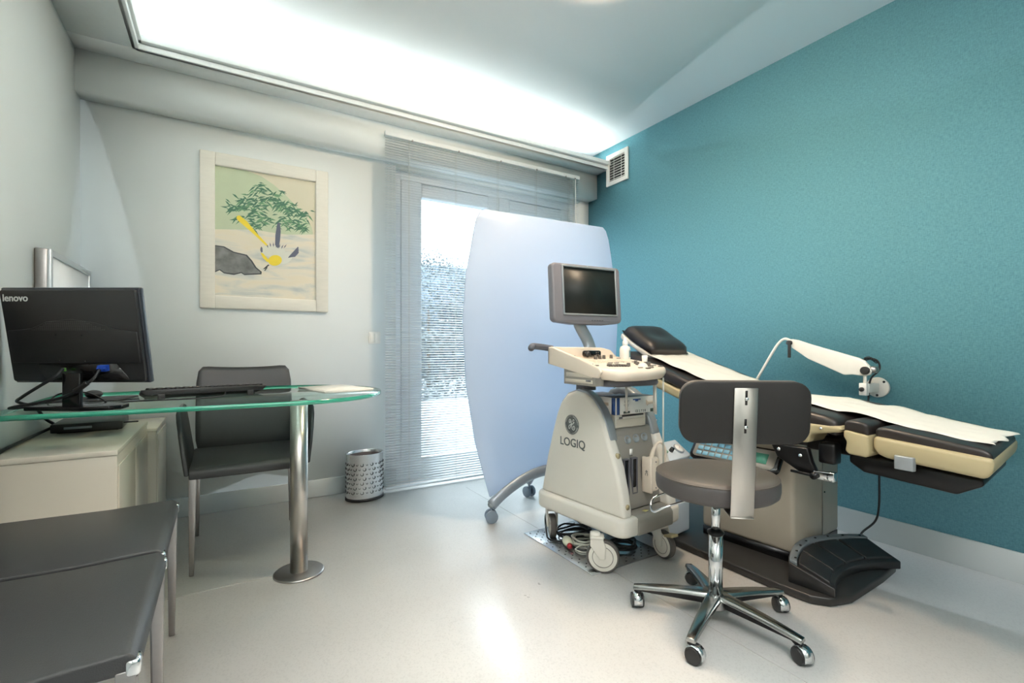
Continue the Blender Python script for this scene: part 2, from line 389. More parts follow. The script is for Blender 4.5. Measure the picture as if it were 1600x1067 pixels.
MB().cyl((.775, -.024, .6), (.775, -.022, 2.45), .0015, n=6).build('pull_cord', CABLEW, bl)
for x in (-.66, -.3, .06, .40, .70, .80):
    MB().box((x, -.017, 2.459), (.012, .008, .012), bev=.002).build('clip', SATIN, bl)

GROUND = mat('outdoor_paving', (120, 126, 132), .8, noise=.08, nscale=3)
FOL = mat('foliage_green', (58, 70, 74), .7, noise=.3, nscale=5)
BARK = mat('bark', (80, 66, 54), .8, noise=.2, nscale=20)
FAC = mat('render_facade', (190, 190, 186), .8, noise=.03, nscale=4)
struct('trim_5', MB().box((2, 14, -.1), (40, 20.5, .1)), GROUND, 'pale paving outside the glazed door', 'paving')
def bush(name, label, cat, loc, r, n, trunk=0, sc_=(1, 1, 1), mt=FOL):
    t = thing(name, label, cat, loc, 0, 'greenery outside the door')
    b = MB()
    for i in range(n):
        d = Vector((random.gauss(0, 1), random.gauss(0, 1), random.gauss(0, 1))).normalized()*r*random.uniform(.55, 1)**.6
        p = Vector((d.x*sc_[0], d.y*sc_[1], d.z*sc_[2]+trunk+r*sc_[2]*.8))
        a = Vector((random.gauss(0, 1), random.gauss(0, 1), random.gauss(0, 1))).normalized(); c = a.orthogonal().normalized(); L = random.uniform(.035, .07)
        b.poly([p-a*L, p+c*L*.4, p+a*L, p-c*L*.4])
    b.build('crown', mt, t)
    MB().cyl((0, 0, 0), (0, 0, trunk+r*.6), .06, .03, n=8).build('trunk', BARK, t)
bush('tree', 'leafy green tree seen through the blind at the left of the glass', 'tree', (4.6, 11.8, -.05), 1.35, 7000, 1.2)
bush('tree', 'taller leafy tree seen through the blind behind the hedge', 'tree', (7.8, 12.6, -.05), 1.6, 9000, 1.3)
hd = MB()
for i in range(9000):
    p = Vector((random.uniform(1, 10), 9.3+random.gauss(0, .15), random.uniform(-.05, 1.35+.1*math.sin(i))))
    a = Vector((random.gauss(0, 1), random.gauss(0, 1), random.gauss(0, 1))).normalized(); c = a.orthogonal().normalized(); L = random.uniform(.04, .08)
    hd.poly([p-a*L, p+c*L*.45, p+a*L, p-c*L*.45])
tag(hd.build('hedge', FOL), 'low green hedge crossing the view outside the glazed door', 'hedge')

bdg = thing('apartment_building', 'pale blue grey building far behind the trees outside the glazed door', 'building', (8, 16, -.05))
MB().box((0, 1.5, 2.0), (14, 3, 4.0)).build('facade', mat('blue_grey_render', (78, 92, 104), .8, noise=.05, nscale=2), bdg)
for k in range(8):
    wn_ = MB().box((-6+k*1.7, -.02, 2.6), (.9, .06, 1.1)).build('window', mat('dark_window', (60, 72, 84), .2), bdg)
    MB().box((-6+k*1.7, -.06, 2.02), (1.0, .12, .06)).build('window_sill', FAC, bdg)
# ------------------------------------------------------------------ wall things
# framed painting
pt = thing('framed_painting', 'painting of a yellow bird under green leaves in a whitewashed wooden frame', 'painting', (.244, 3.42, 1.71))
PW, PH, FWd = .727, .945, .079
f = MB()
for sx in (-1, 1): f.box((sx*(PW-FWd)/2, -.015, 0), (FWd, .03, PH), bev=.006)
for sz in (-1, 1): f.box((0, -.0149, sz*(PH-FWd)/2), (PW-2*FWd+.004, .0298, FWd), bev=.006)
f.build('frame', FRAMEWD, pt)
m = bpy.data.materials.new('painted_canvas'); m.use_nodes = True; t = m.node_tree; b = t.nodes['Principled BSDF']; CANV = m; b.inputs['Roughness'].default_value = .8
tc = t.nodes.new('ShaderNodeTexCoord'); mp = t.nodes.new('ShaderNodeMapping'); mp.inputs['Scale'].default_value = (3, 1, 14)
n = t.nodes.new('ShaderNodeTexNoise'); n.inputs['Scale'].default_value = 1.3; n.inputs['Detail'].default_value = 6; n.inputs['Distortion'].default_value = .6
cr = t.nodes.new('ShaderNodeValToRGB'); e = cr.color_ramp.elements; e[0].position = .30; e[0].color = srgb(176, 184, 184); e[1].position = .62; e[1].color = srgb(224, 214, 192)
x = e.new(.42); x.color = srgb(208, 207, 196); x = e.new(.52); x.color = srgb(224, 216, 198)
t.links.new(tc.outputs['Object'], mp.inputs[0]); t.links.new(mp.outputs[0], n.inputs['Vector']); t.links.new(n.outputs['Fac'], cr.inputs[0]); t.links.new(cr.outputs[0], b.inputs['Base Color'])
P_ = [CANV, mat('paint_sky_cream', (214, 207, 184), .8, noise=.04, nscale=5), mat('paint_pale_green', (190, 200, 170), .8, noise=.1, nscale=7),
      mat('paint_leaf_dark', (72, 112, 92), .8, noise=.2, nscale=30), mat('paint_leaf_mid', (104, 146, 110), .8, noise=.15, nscale=30),
      mat('paint_rock', (118, 120, 118), .8, noise=.8, nscale=22), mat('paint_yellow', (232, 206, 66), .8, noise=.1, nscale=20),
      mat('paint_feather', (94, 98, 114), .8, noise=.15, nscale=40), mat('paint_white', (216, 216, 204), .8, noise=.05, nscale=20), mat('paint_outline', (66, 70, 72), .8)]
IW, IH = PW-2*FWd+.004, PH-2*FWd+.004
def q(x, y, d=0):
    u = (x-163)/608; top = 145+102*u; bot = 925+30*u; v_ = (y-top)/(bot-top)
    u = min(1, max(0, u)); v_ = min(1, max(0, v_)); return (-IW/2+u*IW, -.012-d, IH/2-v_*IH)
pc = MB()
pc.poly([(-IW/2, -.012, -IH/2), (IW/2, -.012, -IH/2), (IW/2, -.012, IH/2), (-IW/2, -.012, IH/2)], 0)
def flat(pts, d, mi): pc.poly([q(x, y, d) for x, y in pts], mi)
flat([(163, 140), (775, 240), (772, 560), (600, 556), (400, 530), (163, 528)], .0004, 1)
flat([(163, 140), (330, 168), (430, 210), (510, 265), (590, 335), (660, 405), (715, 470), (745, 520), (755, 560), (590, 560), (480, 545), (400, 530), (163, 528)], .0006, 2)
def ell(cx_, cy_, rx, ry, ang, d, mi, n=22):
    c_, s_ = math.cos(ang), math.sin(ang)
    flat([(cx_+rx*math.cos(a)*c_-ry*math.sin(a)*s_, cy_+rx*math.cos(a)*s_+ry*math.sin(a)*c_) for a in [2*math.pi*k/n for k in range(n)]], d, mi)
def leaf(x, y, L, a, d, mi):
    c_, s_ = math.cos(a), math.sin(a); w_ = L*.105
    flat([(x, y), (x+c_*L*.4-s_*w_, y+s_*L*.4+c_*w_), (x+c_*L, y+s_*L+L*.12), (x+c_*L*.4+s_*w_, y+s_*L*.4-c_*w_)], d, mi)
clus = [(330, 350, 50, 26), (400, 300, 40, 14), (420, 270, 32, 12), (430, 370, 50, 30), (270, 400, 34, 24), (380, 430, 50, 24), (400, 490, 36, 22), (470, 480, 40, 26), (540, 300, 20, 6), (570, 380, 44, 32),
        (520, 370, 34, 20), (620, 420, 44, 32), (690, 430, 42, 26), (680, 500, 34, 26), (560, 470, 36, 20), (600, 500, 30, 16), (490, 340, 30, 14), (300, 460, 26, 8), (700, 520, 20, 12), (350, 390, 40, 20)]
for cx_, cy_, r_, n_ in clus:
    for k in range(n_):
        leaf(cx_+random.gauss(0, r_*.6), cy_+random.gauss(0, r_*.38), random.uniform(28, 60), random.choice((random.uniform(-.4, .9), random.uniform(2.2, 3.6))), .0008+random.random()*.0006, 3 if random.random() < .68 else 4)
flat([(158, 622), (215, 630), (270, 662), (345, 680), (375, 715), (400, 755), (432, 782), (430, 797), (330, 802), (312, 790), (270, 801), (215, 792), (190, 773), (158, 786)], .0008, 9)
flat([(158, 628), (212, 636), (266, 668), (338, 686), (367, 718), (392, 758), (422, 782), (420, 790), (330, 795), (312, 783), (272, 793), (217, 786), (192, 767), (158, 778)], .0011, 5)
flat([(288, 448), (302, 444), (345, 480), (400, 548), (468, 622), (458, 626), (390, 562), (335, 512), (296, 478), (284, 462)], .0016, 6)
ell(500, 660, 78, 36, .1, .0012, 8); ell(575, 700, 50, 32, -.5, .0013, 8)
for k in range(7): leaf(470+k*16, 640-6*math.sin(k), 34, -1.9+.15*k, .0015, 7)
flat([(524, 500), (530, 486), (542, 490), (547, 540), (543, 590), (536, 632), (528, 642), (512, 620), (514, 560)], .0017, 7)
for k in range(4): flat([(592+k*8, 700-k*2), (598+k*9, 690-k*3), (655-k*2+k*4, 632-k*2+k*12), (660-k*2+k*2, 640+k*10), (612+k*8, 694)], .0015+.0003*k, 7)
flat([(424, 640), (430, 630), (436, 640), (437, 662), (430, 668), (423, 655)], .0016, 7)
flat([(424, 668), (440, 672), (470, 706), (478, 726), (462, 722), (440, 700)], .0018, 6)
ell(512, 714, 42, 32, -.1, .002, 6)
flat([(438, 766), (470, 738), (478, 742), (452, 764)], .002, 9); flat([(446, 774), (462, 754), (468, 756), (452, 776)], .002, 9)
pc.build('canvas', P_, pt, smooth=180)
# light switch
sw = thing('light_switch', 'white square light switch on the white wall beside the blind', 'light switch', (.925, 3.42, 1.07))
MB().box((0, -.004, 0), (.085, .008, .085), bev=.003).build('plate', WHITEP, sw)
for x in (-.017, .017): MB().box((x, -.010, 0), (.031, .008, .062), bev=.002).build('rocker', WHITEP, sw)
# air vent
av = thing('air_vent', 'white square air vent grille high on the teal wall', 'air vent', (2.90, 3.035, 2.545))
f = MB()
for s_ in (-1, 1): f.box((-.008, s_*.112, 0), (.016, .036, .27), bev=.003).box((-.0078, 0, s_*.117), (.0156, .19, .036), bev=.003)
f.build('frame', WHITEP, av)
sl = MB()
for k in range(9): sl.box((-.006, 0, -.088+k*.0225), (.014, .19, .003), rot=(0, R_(-38), 0))
for y in (-.045, .045): sl.box((-.002, y, 0), (.004, .004, .2))
sl.build('slats', WHITEP, av)
MB().box((-.001, 0, 0), (.002, .19, .2)).build('backing', BLACKP, av)
# x-ray viewer on left wall
xv = thing('light_box', 'silver framed white light box hanging on the left wall above the monitor', 'light box', (XL, 3.03, 1.18))
MB().box((.02, 0, 0), (.04, .70, .46), bev=.004).build('housing', SATIN, xv)
f = MB()
for s_ in (-1, 1): f.box((.045, s_*.336, 0), (.014, .028, .46), bev=.003).box((.045, 0, s_*.216), (.014, .646, .028), bev=.003)
f.build('frame', mat('silver_profile', (198, 204, 208), .35, .7), xv)
MB().box((.042, 0, 0), (.006, .646, .406)).build('front_panel', SCREENW, xv)

# ceiling lamp, above the frame
cl = thing('ceiling_lamp', 'round warm ceiling lamp above the stool', 'ceiling lamp', (1.50, 1.60, H))
MB().lathe([(0, 0), (.09, 0), (.09, -.02), (.0, -.02)]).build('base', WHITEP, cl)
MB().lathe([(.088, -.021), (.125, -.035), (.14, -.06), (.125, -.085), (.08, -.102), (0, -.108)]).build('lamp_shade', emitter('warm_lamp_glass', (1, .76, .53, 1), 75), cl)
cl = thing('added_fill_panel', 'flat rectangular fill panel added on the unseen ceiling behind the viewer', 'fill light', (.35, -.45, H))  # added fill panel, out of view, softly brightens the room
MB().box((0, 0, -.02), (1.84, .94, .04), bev=.004).build('frame', WHITEP, cl)
MB().box((0, 0, -.041), (1.8, .9, .004)).build('diffuser', emitter('fill_panel_glow', (1, .98, .95, 1), 6.5), cl)

# ------------------------------------------------------------------ desk group
DZ = .782
dk = thing('glass_desk', 'desk with a green-edged glass top and one steel column leg', 'desk', (.29, 2.31, 0))
pts = [(-.94, -.18)]
cxx, cyy, ra, rb = -.03, .265, .452, .46
ol = [(-.945, cyy-.43)] + [(-.75, cyy-.437), (-.5, cyy-.445), (-.3, cyy-.453)]
for k in range(25):
    a = R_(-95+k*190/24); ol.append((cxx+ra*math.cos(a), cyy+rb*math.sin(a)))
ol += [(-.945, cyy+.435)]
MB().prism(ol, .018, base=DZ-.018, bev=0, mi=0, side_mi=1).build('desk_top', [DESKG, DESKE], dk)
MB().cyl((0, 0, .008), (0, 0, DZ-.024), .0365, n=40).build('leg', STEEL, dk)
MB().lathe([(0, 0), (.105, 0), (.105, .004), (.10, .008), (.045, .009), (0, .009)], 48).build('foot_plate', SATIN, dk)
MB().cyl((0, 0, DZ-.024), (0, 0, DZ-.018), .036, n=40).build('top_plate', SATIN, dk)

c1 = thing('cabinet', 'low cream cabinet under the desk carrying the small black computer', 'cabinet', (-.488, 2.56, 0))
MB().box((0, 0, .309), (.336, .78, .618), bev=.003).build('body', CREAM, c1)
MB().box((0, 0, .628), (.340, .786, .02), bev=.003).build('top', CREAM, c1)
MB().box((.170, -.19, .30), (.004, .37, .56), bev=.0015).build('door', CREAM, c1); MB().box((.170, .19, .30), (.004, .37, .56), bev=.0015).build('door', CREAM, c1)
c2 = thing('cabinet', 'narrow cream cabinet against the far wall behind the low one', 'cabinet', (-.4675, 3.19, 0))
MB().box((0, 0, .290), (.365, .42, .58), bev=.003).build('body', CREAM, c2)
MB().box((0, 0, .588), (.37, .43, .018), bev=.003).build('top', CREAM, c2)
MB().box((.185, 0, .29), (.006, .40, .55), bev=.0015).build('door', CREAM, c2)

tcn = thing('mini_computer', 'slim black desktop computer lying on the low cream cabinet', 'computer', (-.50, 2.80, .638), R_(2))
MB().box((0, 0, .022), (.235, .22, .036), bev=.004).build('case', BLACKP, tcn)
MB().box((-.03, -.1105, .022), (.09, .002, .010), bev=.001).build('port_strip', ALUGREY, tcn)
MB().box((0, 0, .003), (.20, .18, .006)).build('foot_pad', RUBBER, tcn)
MB().box((.14, -.07, .028), (.06, .018, .006), bev=.002).build('usb_dongle', BLACKP, tcn)
tag(MB().tube([(-.622, 2.76, .660), (-.638, 2.68, .652), (-.645, 2.52, .648), (-.648, 2.30, .645), (-.648, 2.15, .62), (-.648, 2.12, .50)], .006).tube([(-.622, 2.79, .668), (-.64, 2.74, .70), (-.645, 2.66, .75)], .006).build('cable', CABLEB), 'black cables running from the mini computer over the cabinet edge', 'cable')

# monitor (its back faces the viewer)
mo = thing('computer_monitor', 'black computer monitor seen from behind on the glass desk', 'monitor', (.917-1.396, 1.514+.845, DZ), R_(-31.2))
mo.location = (1.70*.518-1.513*.855, 1.70*.855+1.513*.518, DZ)
sc_M = Matrix.Translation((-.010, -.030, .259)) @ Euler((R_(9), 0, 0)).to_matrix().to_4x4() @ Matrix.Diagonal((.94, 1, .985, 1))
MB(sc_M).box((0, .010, 0), (.508, .022, .340), bev=.005).build('bezel', mat('monitor_dark_bezel', (36, 40, 48), .3), mo)
bk = MB(sc_M)
bk.prism(rrect(.496, .326, .01), .014, axis='Y', base=-.013, bev=.004)
bk.prism([(-.235, .02), (-.15, .028), (-.09, .052), (0, .062), (.09, .050), (.16, .026), (.24, .016), (.24, -.095), (-.235, -.095)], .006, axis='Y', base=-.018, bev=.003)
bk.build('back_cover', BLACKP, mo)
MB(sc_M).box((0, .0215, .005), (.48, .002, .30)).build('screen', SCREEN, mo)
vt = MB(sc_M)
for r_ in range(6):
    hw = .175-.022*r_
    for k in range(46):
        x = -.17+.34*k/45; y = .028+.0055*r_+.0
        lim = .062*math.exp(-(x/.11)**2)
        if y-.02 < lim-.006: vt.box((x-.01, -.0185, y-.004), (.0035, .002, .0018))
vt.build('vent_slots', mat('vent_grey', (74, 74, 70), .5), mo)
for x, z in ((-.06, .006), (.035, .004), (-.055, -.085), (.038, -.088)): MB(sc_M).cyl((x, -.0185, z), (x, -.0195, z), .003, n=10).build('screw', BLACKG, mo)
MB(sc_M).prism([(-.14, -.098), (.15, -.098), (.185, -.145), (.19, -.155), (-.12, -.155), (-.135, -.13)], .004, axis='Y', base=-.0165).build('port_recess', BLACKG, mo)
vg = MB(sc_M).box((.105, -.024, -.112), (.032, .018, .022), bev=.002).cyl((.092, -.03, -.112), (.092, -.036, -.112), .004, n=8).cyl((.118, -.03, -.112), (.118, -.036, -.112), .004, n=8)
vg.build('video_plug', BLUE, mo)
MB(sc_M).box((-.045, -.02, -.118), (.012, .006, .012)).build('audio_jack', GREEN, mo)
text('lettering', 'lenovo', .034, LOGOW, mo, sc_M @ Matrix.Translation((-.192, -.0145, .134)) @ Euler((R_(90), 0, 0)).to_matrix().to_4x4(), bold=.0006, shear=.12, xs=1.0)
MB().box((-.004, -.052, .068), (.062, .016, .125), bev=.004).build('stand_column', BLACKG, mo)
base = [(-.165, -.062), (.04, -.074), (.06, -.066), (.11, -.04), (.13, -.01), (.11, .05), (.04, .09), (-.09, .09), (-.16, .04)]
MB().prism(base, .015, base=0, bev=.003).build('stand_base', BLACKG, mo)
kb = mo.location
def cab(name, label, pts, r, mt=CABLEB): return tag(MB().tube(pts, r).build(name, mt), label, 'cable')
def L2(x, y, z):
    a = R_(-31.2); return (kb.x+x*math.cos(a)-y*math.sin(a), kb.y+x*math.sin(a)+y*math.cos(a), DZ+z)
cab('video_cable', 'thick black video cable dropping from the blue plug across the monitor base', [L2(.09, -.052, .142), L2(.085, -.072, .112), L2(.05, -.08, .082), L2(.0, -.09, .052), L2(-.08, -.105, .032), L2(-.15, -.105, .02), L2(-.20, -.07, .010), L2(-.20, .0, .007)], .0048)
tag(MB().tube([L2(.068, -.076, .098), L2(.05, -.08, .082), L2(.032, -.083, .070)], .0085).build('cable_ferrite', BLACKP), 'fat black ferrite bead on the video cable', 'cable bead')
cab('power_cable', 'black power cable curving left from the back of the monitor', [L2(-.04, -.048, .145), L2(-.045, -.07, .12), L2(-.09, -.085, .085), L2(-.15, -.08, .05), L2(-.195, -.05, .03), L2(-.205, .03, .008), L2(-.19, .12, .007)], .0052)
cab('thin_cable', 'thin black cable lying on the glass behind the monitor column', [L2(-.19, .05, .018), L2(-.12, .02, .05), L2(-.07, .04, .056), L2(-.02, .05, .045), L2(.0, .09, .008)], .0028)
# keyboard
kbd = thing('keyboard', 'black keyboard on fold-out feet seen from behind on the glass desk', 'keyboard', (-.055, 2.47, DZ), R_(9))
KM = Matrix.Translation((0, .075, .018)) @ Euler((R_(-8), 0, 0)).to_matrix().to_4x4()
MB(KM).prism([(-.232, -.010), (-.215, -.024), (.215, -.024), (.232, -.006), (.232, 0), (-.232, 0)][::1], .155, axis='Y', base=-.078, bev=.002, M=Matrix.Translation((0, 0, .016))).build('case', BLACKP, kbd)
xk = -.218
for r_ in range(6):
    nk = 16 if r_ else 14; sw_ = .437/nk
    for k in range(nk):
        gap = .006 if r_ == 0 and k % 4 == 3 else 0
        MB(KM).box((-.218+sw_*(k+.5), -.068+r_*.0195, .0195), (sw_-.0035-gap, .015, .009), bev=.002, seg=1).build('key', BLACKG, kbd)
for x in (-.165, .165): MB().box((x, -.0, .0125), (.026, .010, .025), bev=.002).build('foot', BLACKP, kbd)
tag(MB().tube([(.01, 2.475, DZ+.02), (.0, 2.45, DZ+.006), (-.06, 2.42, DZ+.0035), (-.16, 2.41, DZ+.0035), (-.28, 2.42, DZ+.0035), (-.36, 2.40, DZ+.0035)], .003).build('keyboard_cable', CABLEB), 'thin black keyboard cable trailing over the glass', 'cable')
ms = thing('mouse', 'small black mouse partly hidden behind the monitor column', 'mouse', (-.47, 2.66, DZ+.004), R_(20))
MB().sph((0, 0, .0165), .03, (1.0, 1.7, .55)).build('body', BLACKP, ms)
mpad = tag(MB(Matrix.Translation((-.47, 2.63, DZ)) @ Euler((0, 0, R_(-12))).to_matrix().to_4x4()).prism(rrect(.26, .21, .012), .004, base=0).build('mouse_pad', RUBBER), 'black mouse pad under the mouse on the glass desk', 'mouse pad')
nb = thing('notepad', 'stack of white paper sheets lying near the rounded end of the glass desk', 'paper', (.50, 2.60, DZ), R_(12))
MB().box((0, 0, .004), (.25, .35, .008), bev=.0008, seg=1).build('sheets', PAPER, nb)
MB().box((.002, .004, .0092), (.25, .35, .002), rot=(0, 0, R_(3))).build('top_sheet', PAPER, nb)

# ------------------------------------------------------------------ leather chairs (front faces -Y locally)
def make_chair(label, arms, loc, rz, group=None, w=.485, d=.46, sz=.47, name='leather_chair', lean=.015):
    t = thing(name, label, 'chair', loc, rz, group)
    hw, hd = w/2, d/2
    s_ = MB()
    prof = [(-hd, sz-.012), (-hd+.015, sz), (-.05, sz-.006), (hd-.02, sz-.002), (hd, sz-.004), (hd, sz-.034), (-hd+.02, sz-.038), (-hd, sz-.05), (-hd-.004, sz-.03)]
    s_.prism(prof, w, axis='X', base=-hw, bev=.006, seg=3)
    s_.build('seat', LEATHER, t)
    b_ = MB(); n = 9; fr = []; bkk = []
    top = .91
    for i in range(n):
        k = i/(n-1); x = -hw+w*k; yb = .035*(1-(2*k-1)**2)*.6; zt = top-.014*(1-(2*k-1)**2)
        fr.append((x, yb, zt))
    q_ = bmesh.new(); rows = []
    for z_, yo in ((sz-.03, hd-.02), (sz+.1, hd-.015), (sz+.25, hd-.01+lean*.4), (top, hd-.008+lean)):
        row = []
        for (x, yb, zt) in fr: row.append((x*(1 if z_ < .8 else .985), yo+yb, z_ if z_ < top else zt))
        rows.append(row)
    A = [[q_.verts.new(p) for p in r] for r in rows]; B = [[q_.verts.new((p[0], p[1]+.022, p[2])) for p in r] for r in rows]
    for G, fl in ((A, 0), (B, 1)):
        for r1, r2 in zip(G, G[1:]):
            for i in range(n-1):
                fs = (r1[i], r1[i+1], r2[i+1], r2[i]); q_.faces.new(fs if not fl else fs[::-1])
    for i in range(n-1):
        q_.faces.new((A[-1][i], A[-1][i+1], B[-1][i+1], B[-1][i])); q_.faces.new((A[0][i+1], A[0][i], B[0][i], B[0][i+1]))
    for i in range(3):
        q_.faces.new((A[i][0], A[i+1][0], B[i+1][0], B[i][0])); q_.faces.new((A[i+1][-1], A[i][-1], B[i][-1], B[i+1][-1]))
    bmesh.ops.recalc_face_normals(q_, faces=q_.faces)
    MB().merge(q_).build('backrest', LEATHER, t, sub=1, smooth=60)
    for sx in (-1, 1):
        for sy in (-1, 1):
            x0 = sx*(hw-.014); y0 = sy*(hd-.016)
            P0 = Vector((x0, y0, sz-.03)); P1 = Vector((x0+sx*.004, y0+sy*.002*0+(.02 if sy > 0 else .035*0), .0))
            lg = MB(); b2 = bmesh.new()
            vs = []
            for P, a in ((P1, .009), (P0, .015)):
                vs.append([b2.verts.new((P.x+dx*a, P.y+dy*a, P.z)) for dx, dy in ((-1, -1), (1, -1), (1, 1), (-1, 1))])
            b2.faces.new(vs[0][::-1]); b2.faces.new(vs[1])
            for i in range(4): b2.faces.new((vs[0][i], vs[0][(i+1) % 4], vs[1][(i+1) % 4], vs[1][i]))
            bmesh.ops.bevel(b2, geom=list(b2.edges), offset=.003, segments=2, profile=.5, affect='EDGES')
            lg.merge(b2).build('leg', SATIN, t)
    if arms:
        for sx in (-1, 1):
            a_ = [(hd+.01, sz-.03), (hd+.02, .70), (hd-.06, .712), (-.05, .712), (-.13, .70), (-.175, .67), (-.215, .61), (-.245, .54), (-hd-.004, sz-.03)]; SH = Matrix(((1, 0, sx*.15, -sx*.15*.45), (0, 1, 0, 0), (0, 0, 1, 0), (0, 0, 0, 1)))
            MB(SH).prism(a_, .018, axis='X', base=(hw if sx > 0 else -hw-.018), bev=.006, seg=2).build('armrest', LEATHER, t)
    else:
        for sx in (-1, 1): MB().box((sx*(hw-.014), -hd+.006, sz-.028), (.034, .022, .03), bev=.006).build('corner_bracket', CHROME, t)
    return t
make_chair('dark grey leather armchair pushed in behind the glass desk', True, (.11, 2.765, 0), 0, name='leather_armchair', w=.475, d=.53, lean=.06)
make_chair('grey leather chair nearest the cream cabinet, farther of the two in front', False, (-.365, 1.80, 0), R_(90))
make_chair('grey leather chair nearest the viewer at the lower left corner', False, (-.358, 1.295, 0), R_(90))

# ------------------------------------------------------------------ waste bin
wbn = thing('waste_bin', 'oval perforated steel waste bin standing between the wall and the blind', 'waste bin', (.81, 3.235, 0), R_(12))
MB().lathe([(.122, .018), (.122, .30), (.125, .303), (.119, .303), (.116, .296), (.116, .02), (0, .02)], 48, sy=.82).build('body', mat('polished_bin_steel', (226, 228, 230), .24, .9, noise=.03, nscale=10), wbn)
MB().lathe([(.118, 0), (.127, .003), (.127, .016), (.122, .02), (0, .02)], 48, sy=.82).build('base_ring', RUBBER, wbn)
hl = MB()
for r_ in range(7):
    for k in range(24):
        a = 2*math.pi*(k+(r_ % 2)*.5)/24; z = .06+r_*.030; R1 = .1232; big = (k % 2 == 0)
        rr = .0095 if big else .005
        ctr = Vector((R1*math.cos(a), R1*.82*math.sin(a), z)); T = Vector((-math.sin(a), .82*math.cos(a), 0)).normalized()
        ps = [];
        for j in range(9):
            p_ = R_(-200+j*235/8); ps.append(ctr+T*(rr*math.cos(p_))+Vector((0, 0, rr*math.sin(p_))))
        nn = T.cross(Vector((0, 0, 1)))
        hl.tube(ps, lambda u: (.0001+.0022*(.3+u) if big else .0012), n=4, smooth=0)
hl.build('perforations', BLACKP, wbn)
MB().lathe([(.114, .022), (.114, .285), (.112, .285), (.110, .024)], 40, sy=.82).build('liner', mat('brown_bin_liner', (72, 62, 60), .5), wbn)

# ------------------------------------------------------------------ mobile divider screen
dv = thing('privacy_screen', 'tall frosted privacy screen with bowed sides on grey castors before the blind', 'privacy screen', (1.70, 2.40, 0))
def bow(z): return 1-((z-1.02)/1.0)**2
edge = []
outl = [(-.395, .145), (-.437, .285), (-.49, .472), (-.546, .80), (-.566, 1.152), (-.545, 1.42), (-.516, 1.56), (-.498, 1.66), (-.482, 1.725), (-.46, 1.765), (-.428, 1.785)]
right = [(-x-.0, z) for x, z in outl[::-1]]
right = [(.455, 1.797), (.482, 1.775), (.505, 1.72), (.525, 1.63), (.548, 1.5), (.572, 1.30), (.585, 1.152), (.565, .80), (.51, .472), (.457, .285), (.415, .145)]
arch = [(.415-.81*k/12, .145+.115*math.sin(math.pi*k/12)) for k in range(1, 12)]
MB().prism(outl+right+arch, .012, axis='Y', base=-.006, bev=.002, seg=1).build('panel', FROST, dv)
ap = [(-.385+.79*k/14, -.0, .095+.155*math.sin(math.pi*k/14)**.85) for k in range(15)]
MB().tube(ap, (.034, .024), n=14, smooth=3, flat=(0, 0, 1)).build('arched_foot', ALUGREY, dv)
MB().tube([(.01, .0, .235), (.03, .12, .215), (.05, .22, .16), (.06, .285, .10)], (.024, .02), n=12, flat=(0, 0, 1)).build('rear_foot', ALUGREY, dv)
def caster(parent, loc, rz, r=.036, w=.018, gap=.012, mt=GREYRUB, hood=None):
    M = Matrix.Translation(loc) @ Euler((0, 0, rz)).to_matrix().to_4x4()
    c = MB(M)
    for s_ in (-1, 1): c.cyl((s_*gap, 0, r), (s_*(gap+w), 0, r), r, n=28, bev=.004)
    c.cyl((0, 0, r), (0, .0, r*2.3), .007, n=12).box((0, 0, r*1.1), (gap*1.9, r*.9, r*1.2), bev=.004)
    o = c.build('caster', mt, parent)
    return o
for (x, y, a) in ((-.385, 0, 70), (.405, 0, 40), (.06, .285, 10)):
    caster(dv, (x, y, 0), R_(a)); MB().sph((x, y, .102), .021).build('foot_cap', USSILV, dv)

# ------------------------------------------------------------------ floor plate
fp = thing('floor_plate', 'perforated stainless steel plate lying on the floor under the machine', 'floor plate', (1.61, 1.885, 0))
MB().box((0, 0, .002), (.45, .56, .004), bev=.001, seg=1).build('plate', mat('stainless_plate', (205, 208, 210), .25, .9, noise=.03, nscale=6), fp)
for i in range(17):
    for j in range(21):
        x = -.2+.4*i/16; y = -.255+.51*j/20
        if (abs(x) > .17 or abs(y) > .22) and (i+j) % 2 == 0 or (abs(x) > .12 and abs(y) > .19 and (i+j) % 2 == 0): MB().cyl((x, y, .0040), (x, y, .0047), .0042, n=10).build('hole', BLACKP, fp)

# ------------------------------------------------------------------ ultrasound machine
um = thing('ultrasound_machine', 'cream and grey ultrasound machine on castors with a tilted monitor and keyboard console', 'ultrasound machine', (1.483, 1.514, 0), R_(5))
# side shells: profile in (v, z)
def arcp(n=14):
    pr_ = [(0, .25), (.018, .36), (.045, .47), (.095, .583), (.12, .655), (.152, .712), (.195, .757), (.245, .785), (.305, .792), (.365, .772), (.41, .728), (.44, .67), (.475, .57), (.515, .44), (.562, .25)]
    return pr_
for u0 in (0.0, .322):
    MB().prism(arcp(), .063, axis='X', base=u0, bev=.018, seg=4).build('side_panel', USWHITE, um)
    pa = [(.090, .575), (.116, .655), (.149, .716), (.192, .762), (.245, .792), (.305, .799), (.37, .778), (.415, .733), (.435, .69)]
    pb = [(.405, .69), (.385, .715), (.35, .745), (.305, .757), (.25, .748), (.208, .722), (.175, .684), (.15, .63), (.135, .575)]
    bx = u0+(.012 if u0 == 0 else -.004)
    MB().prism(pa+pb, .059, axis='X', base=bx, bev=.012, seg=3).build('arch_cover', USSILV, um)
MB().box((.1925, .31, .4), (.27, .40, .44), bev=.01).build('front_panel', USGREY, um)
MB().prism([(.05, .262), (.072, .40), (.088, .5), (.118, .622), (.5, .622), (.5, .262)], .265, axis='X', base=.06, bev=.006).build('port_fascia', USGREY, um)
MB().box((.1925, .36, .69), (.25, .12, .15), bev=.03).build('rear_column', USDARK, um)
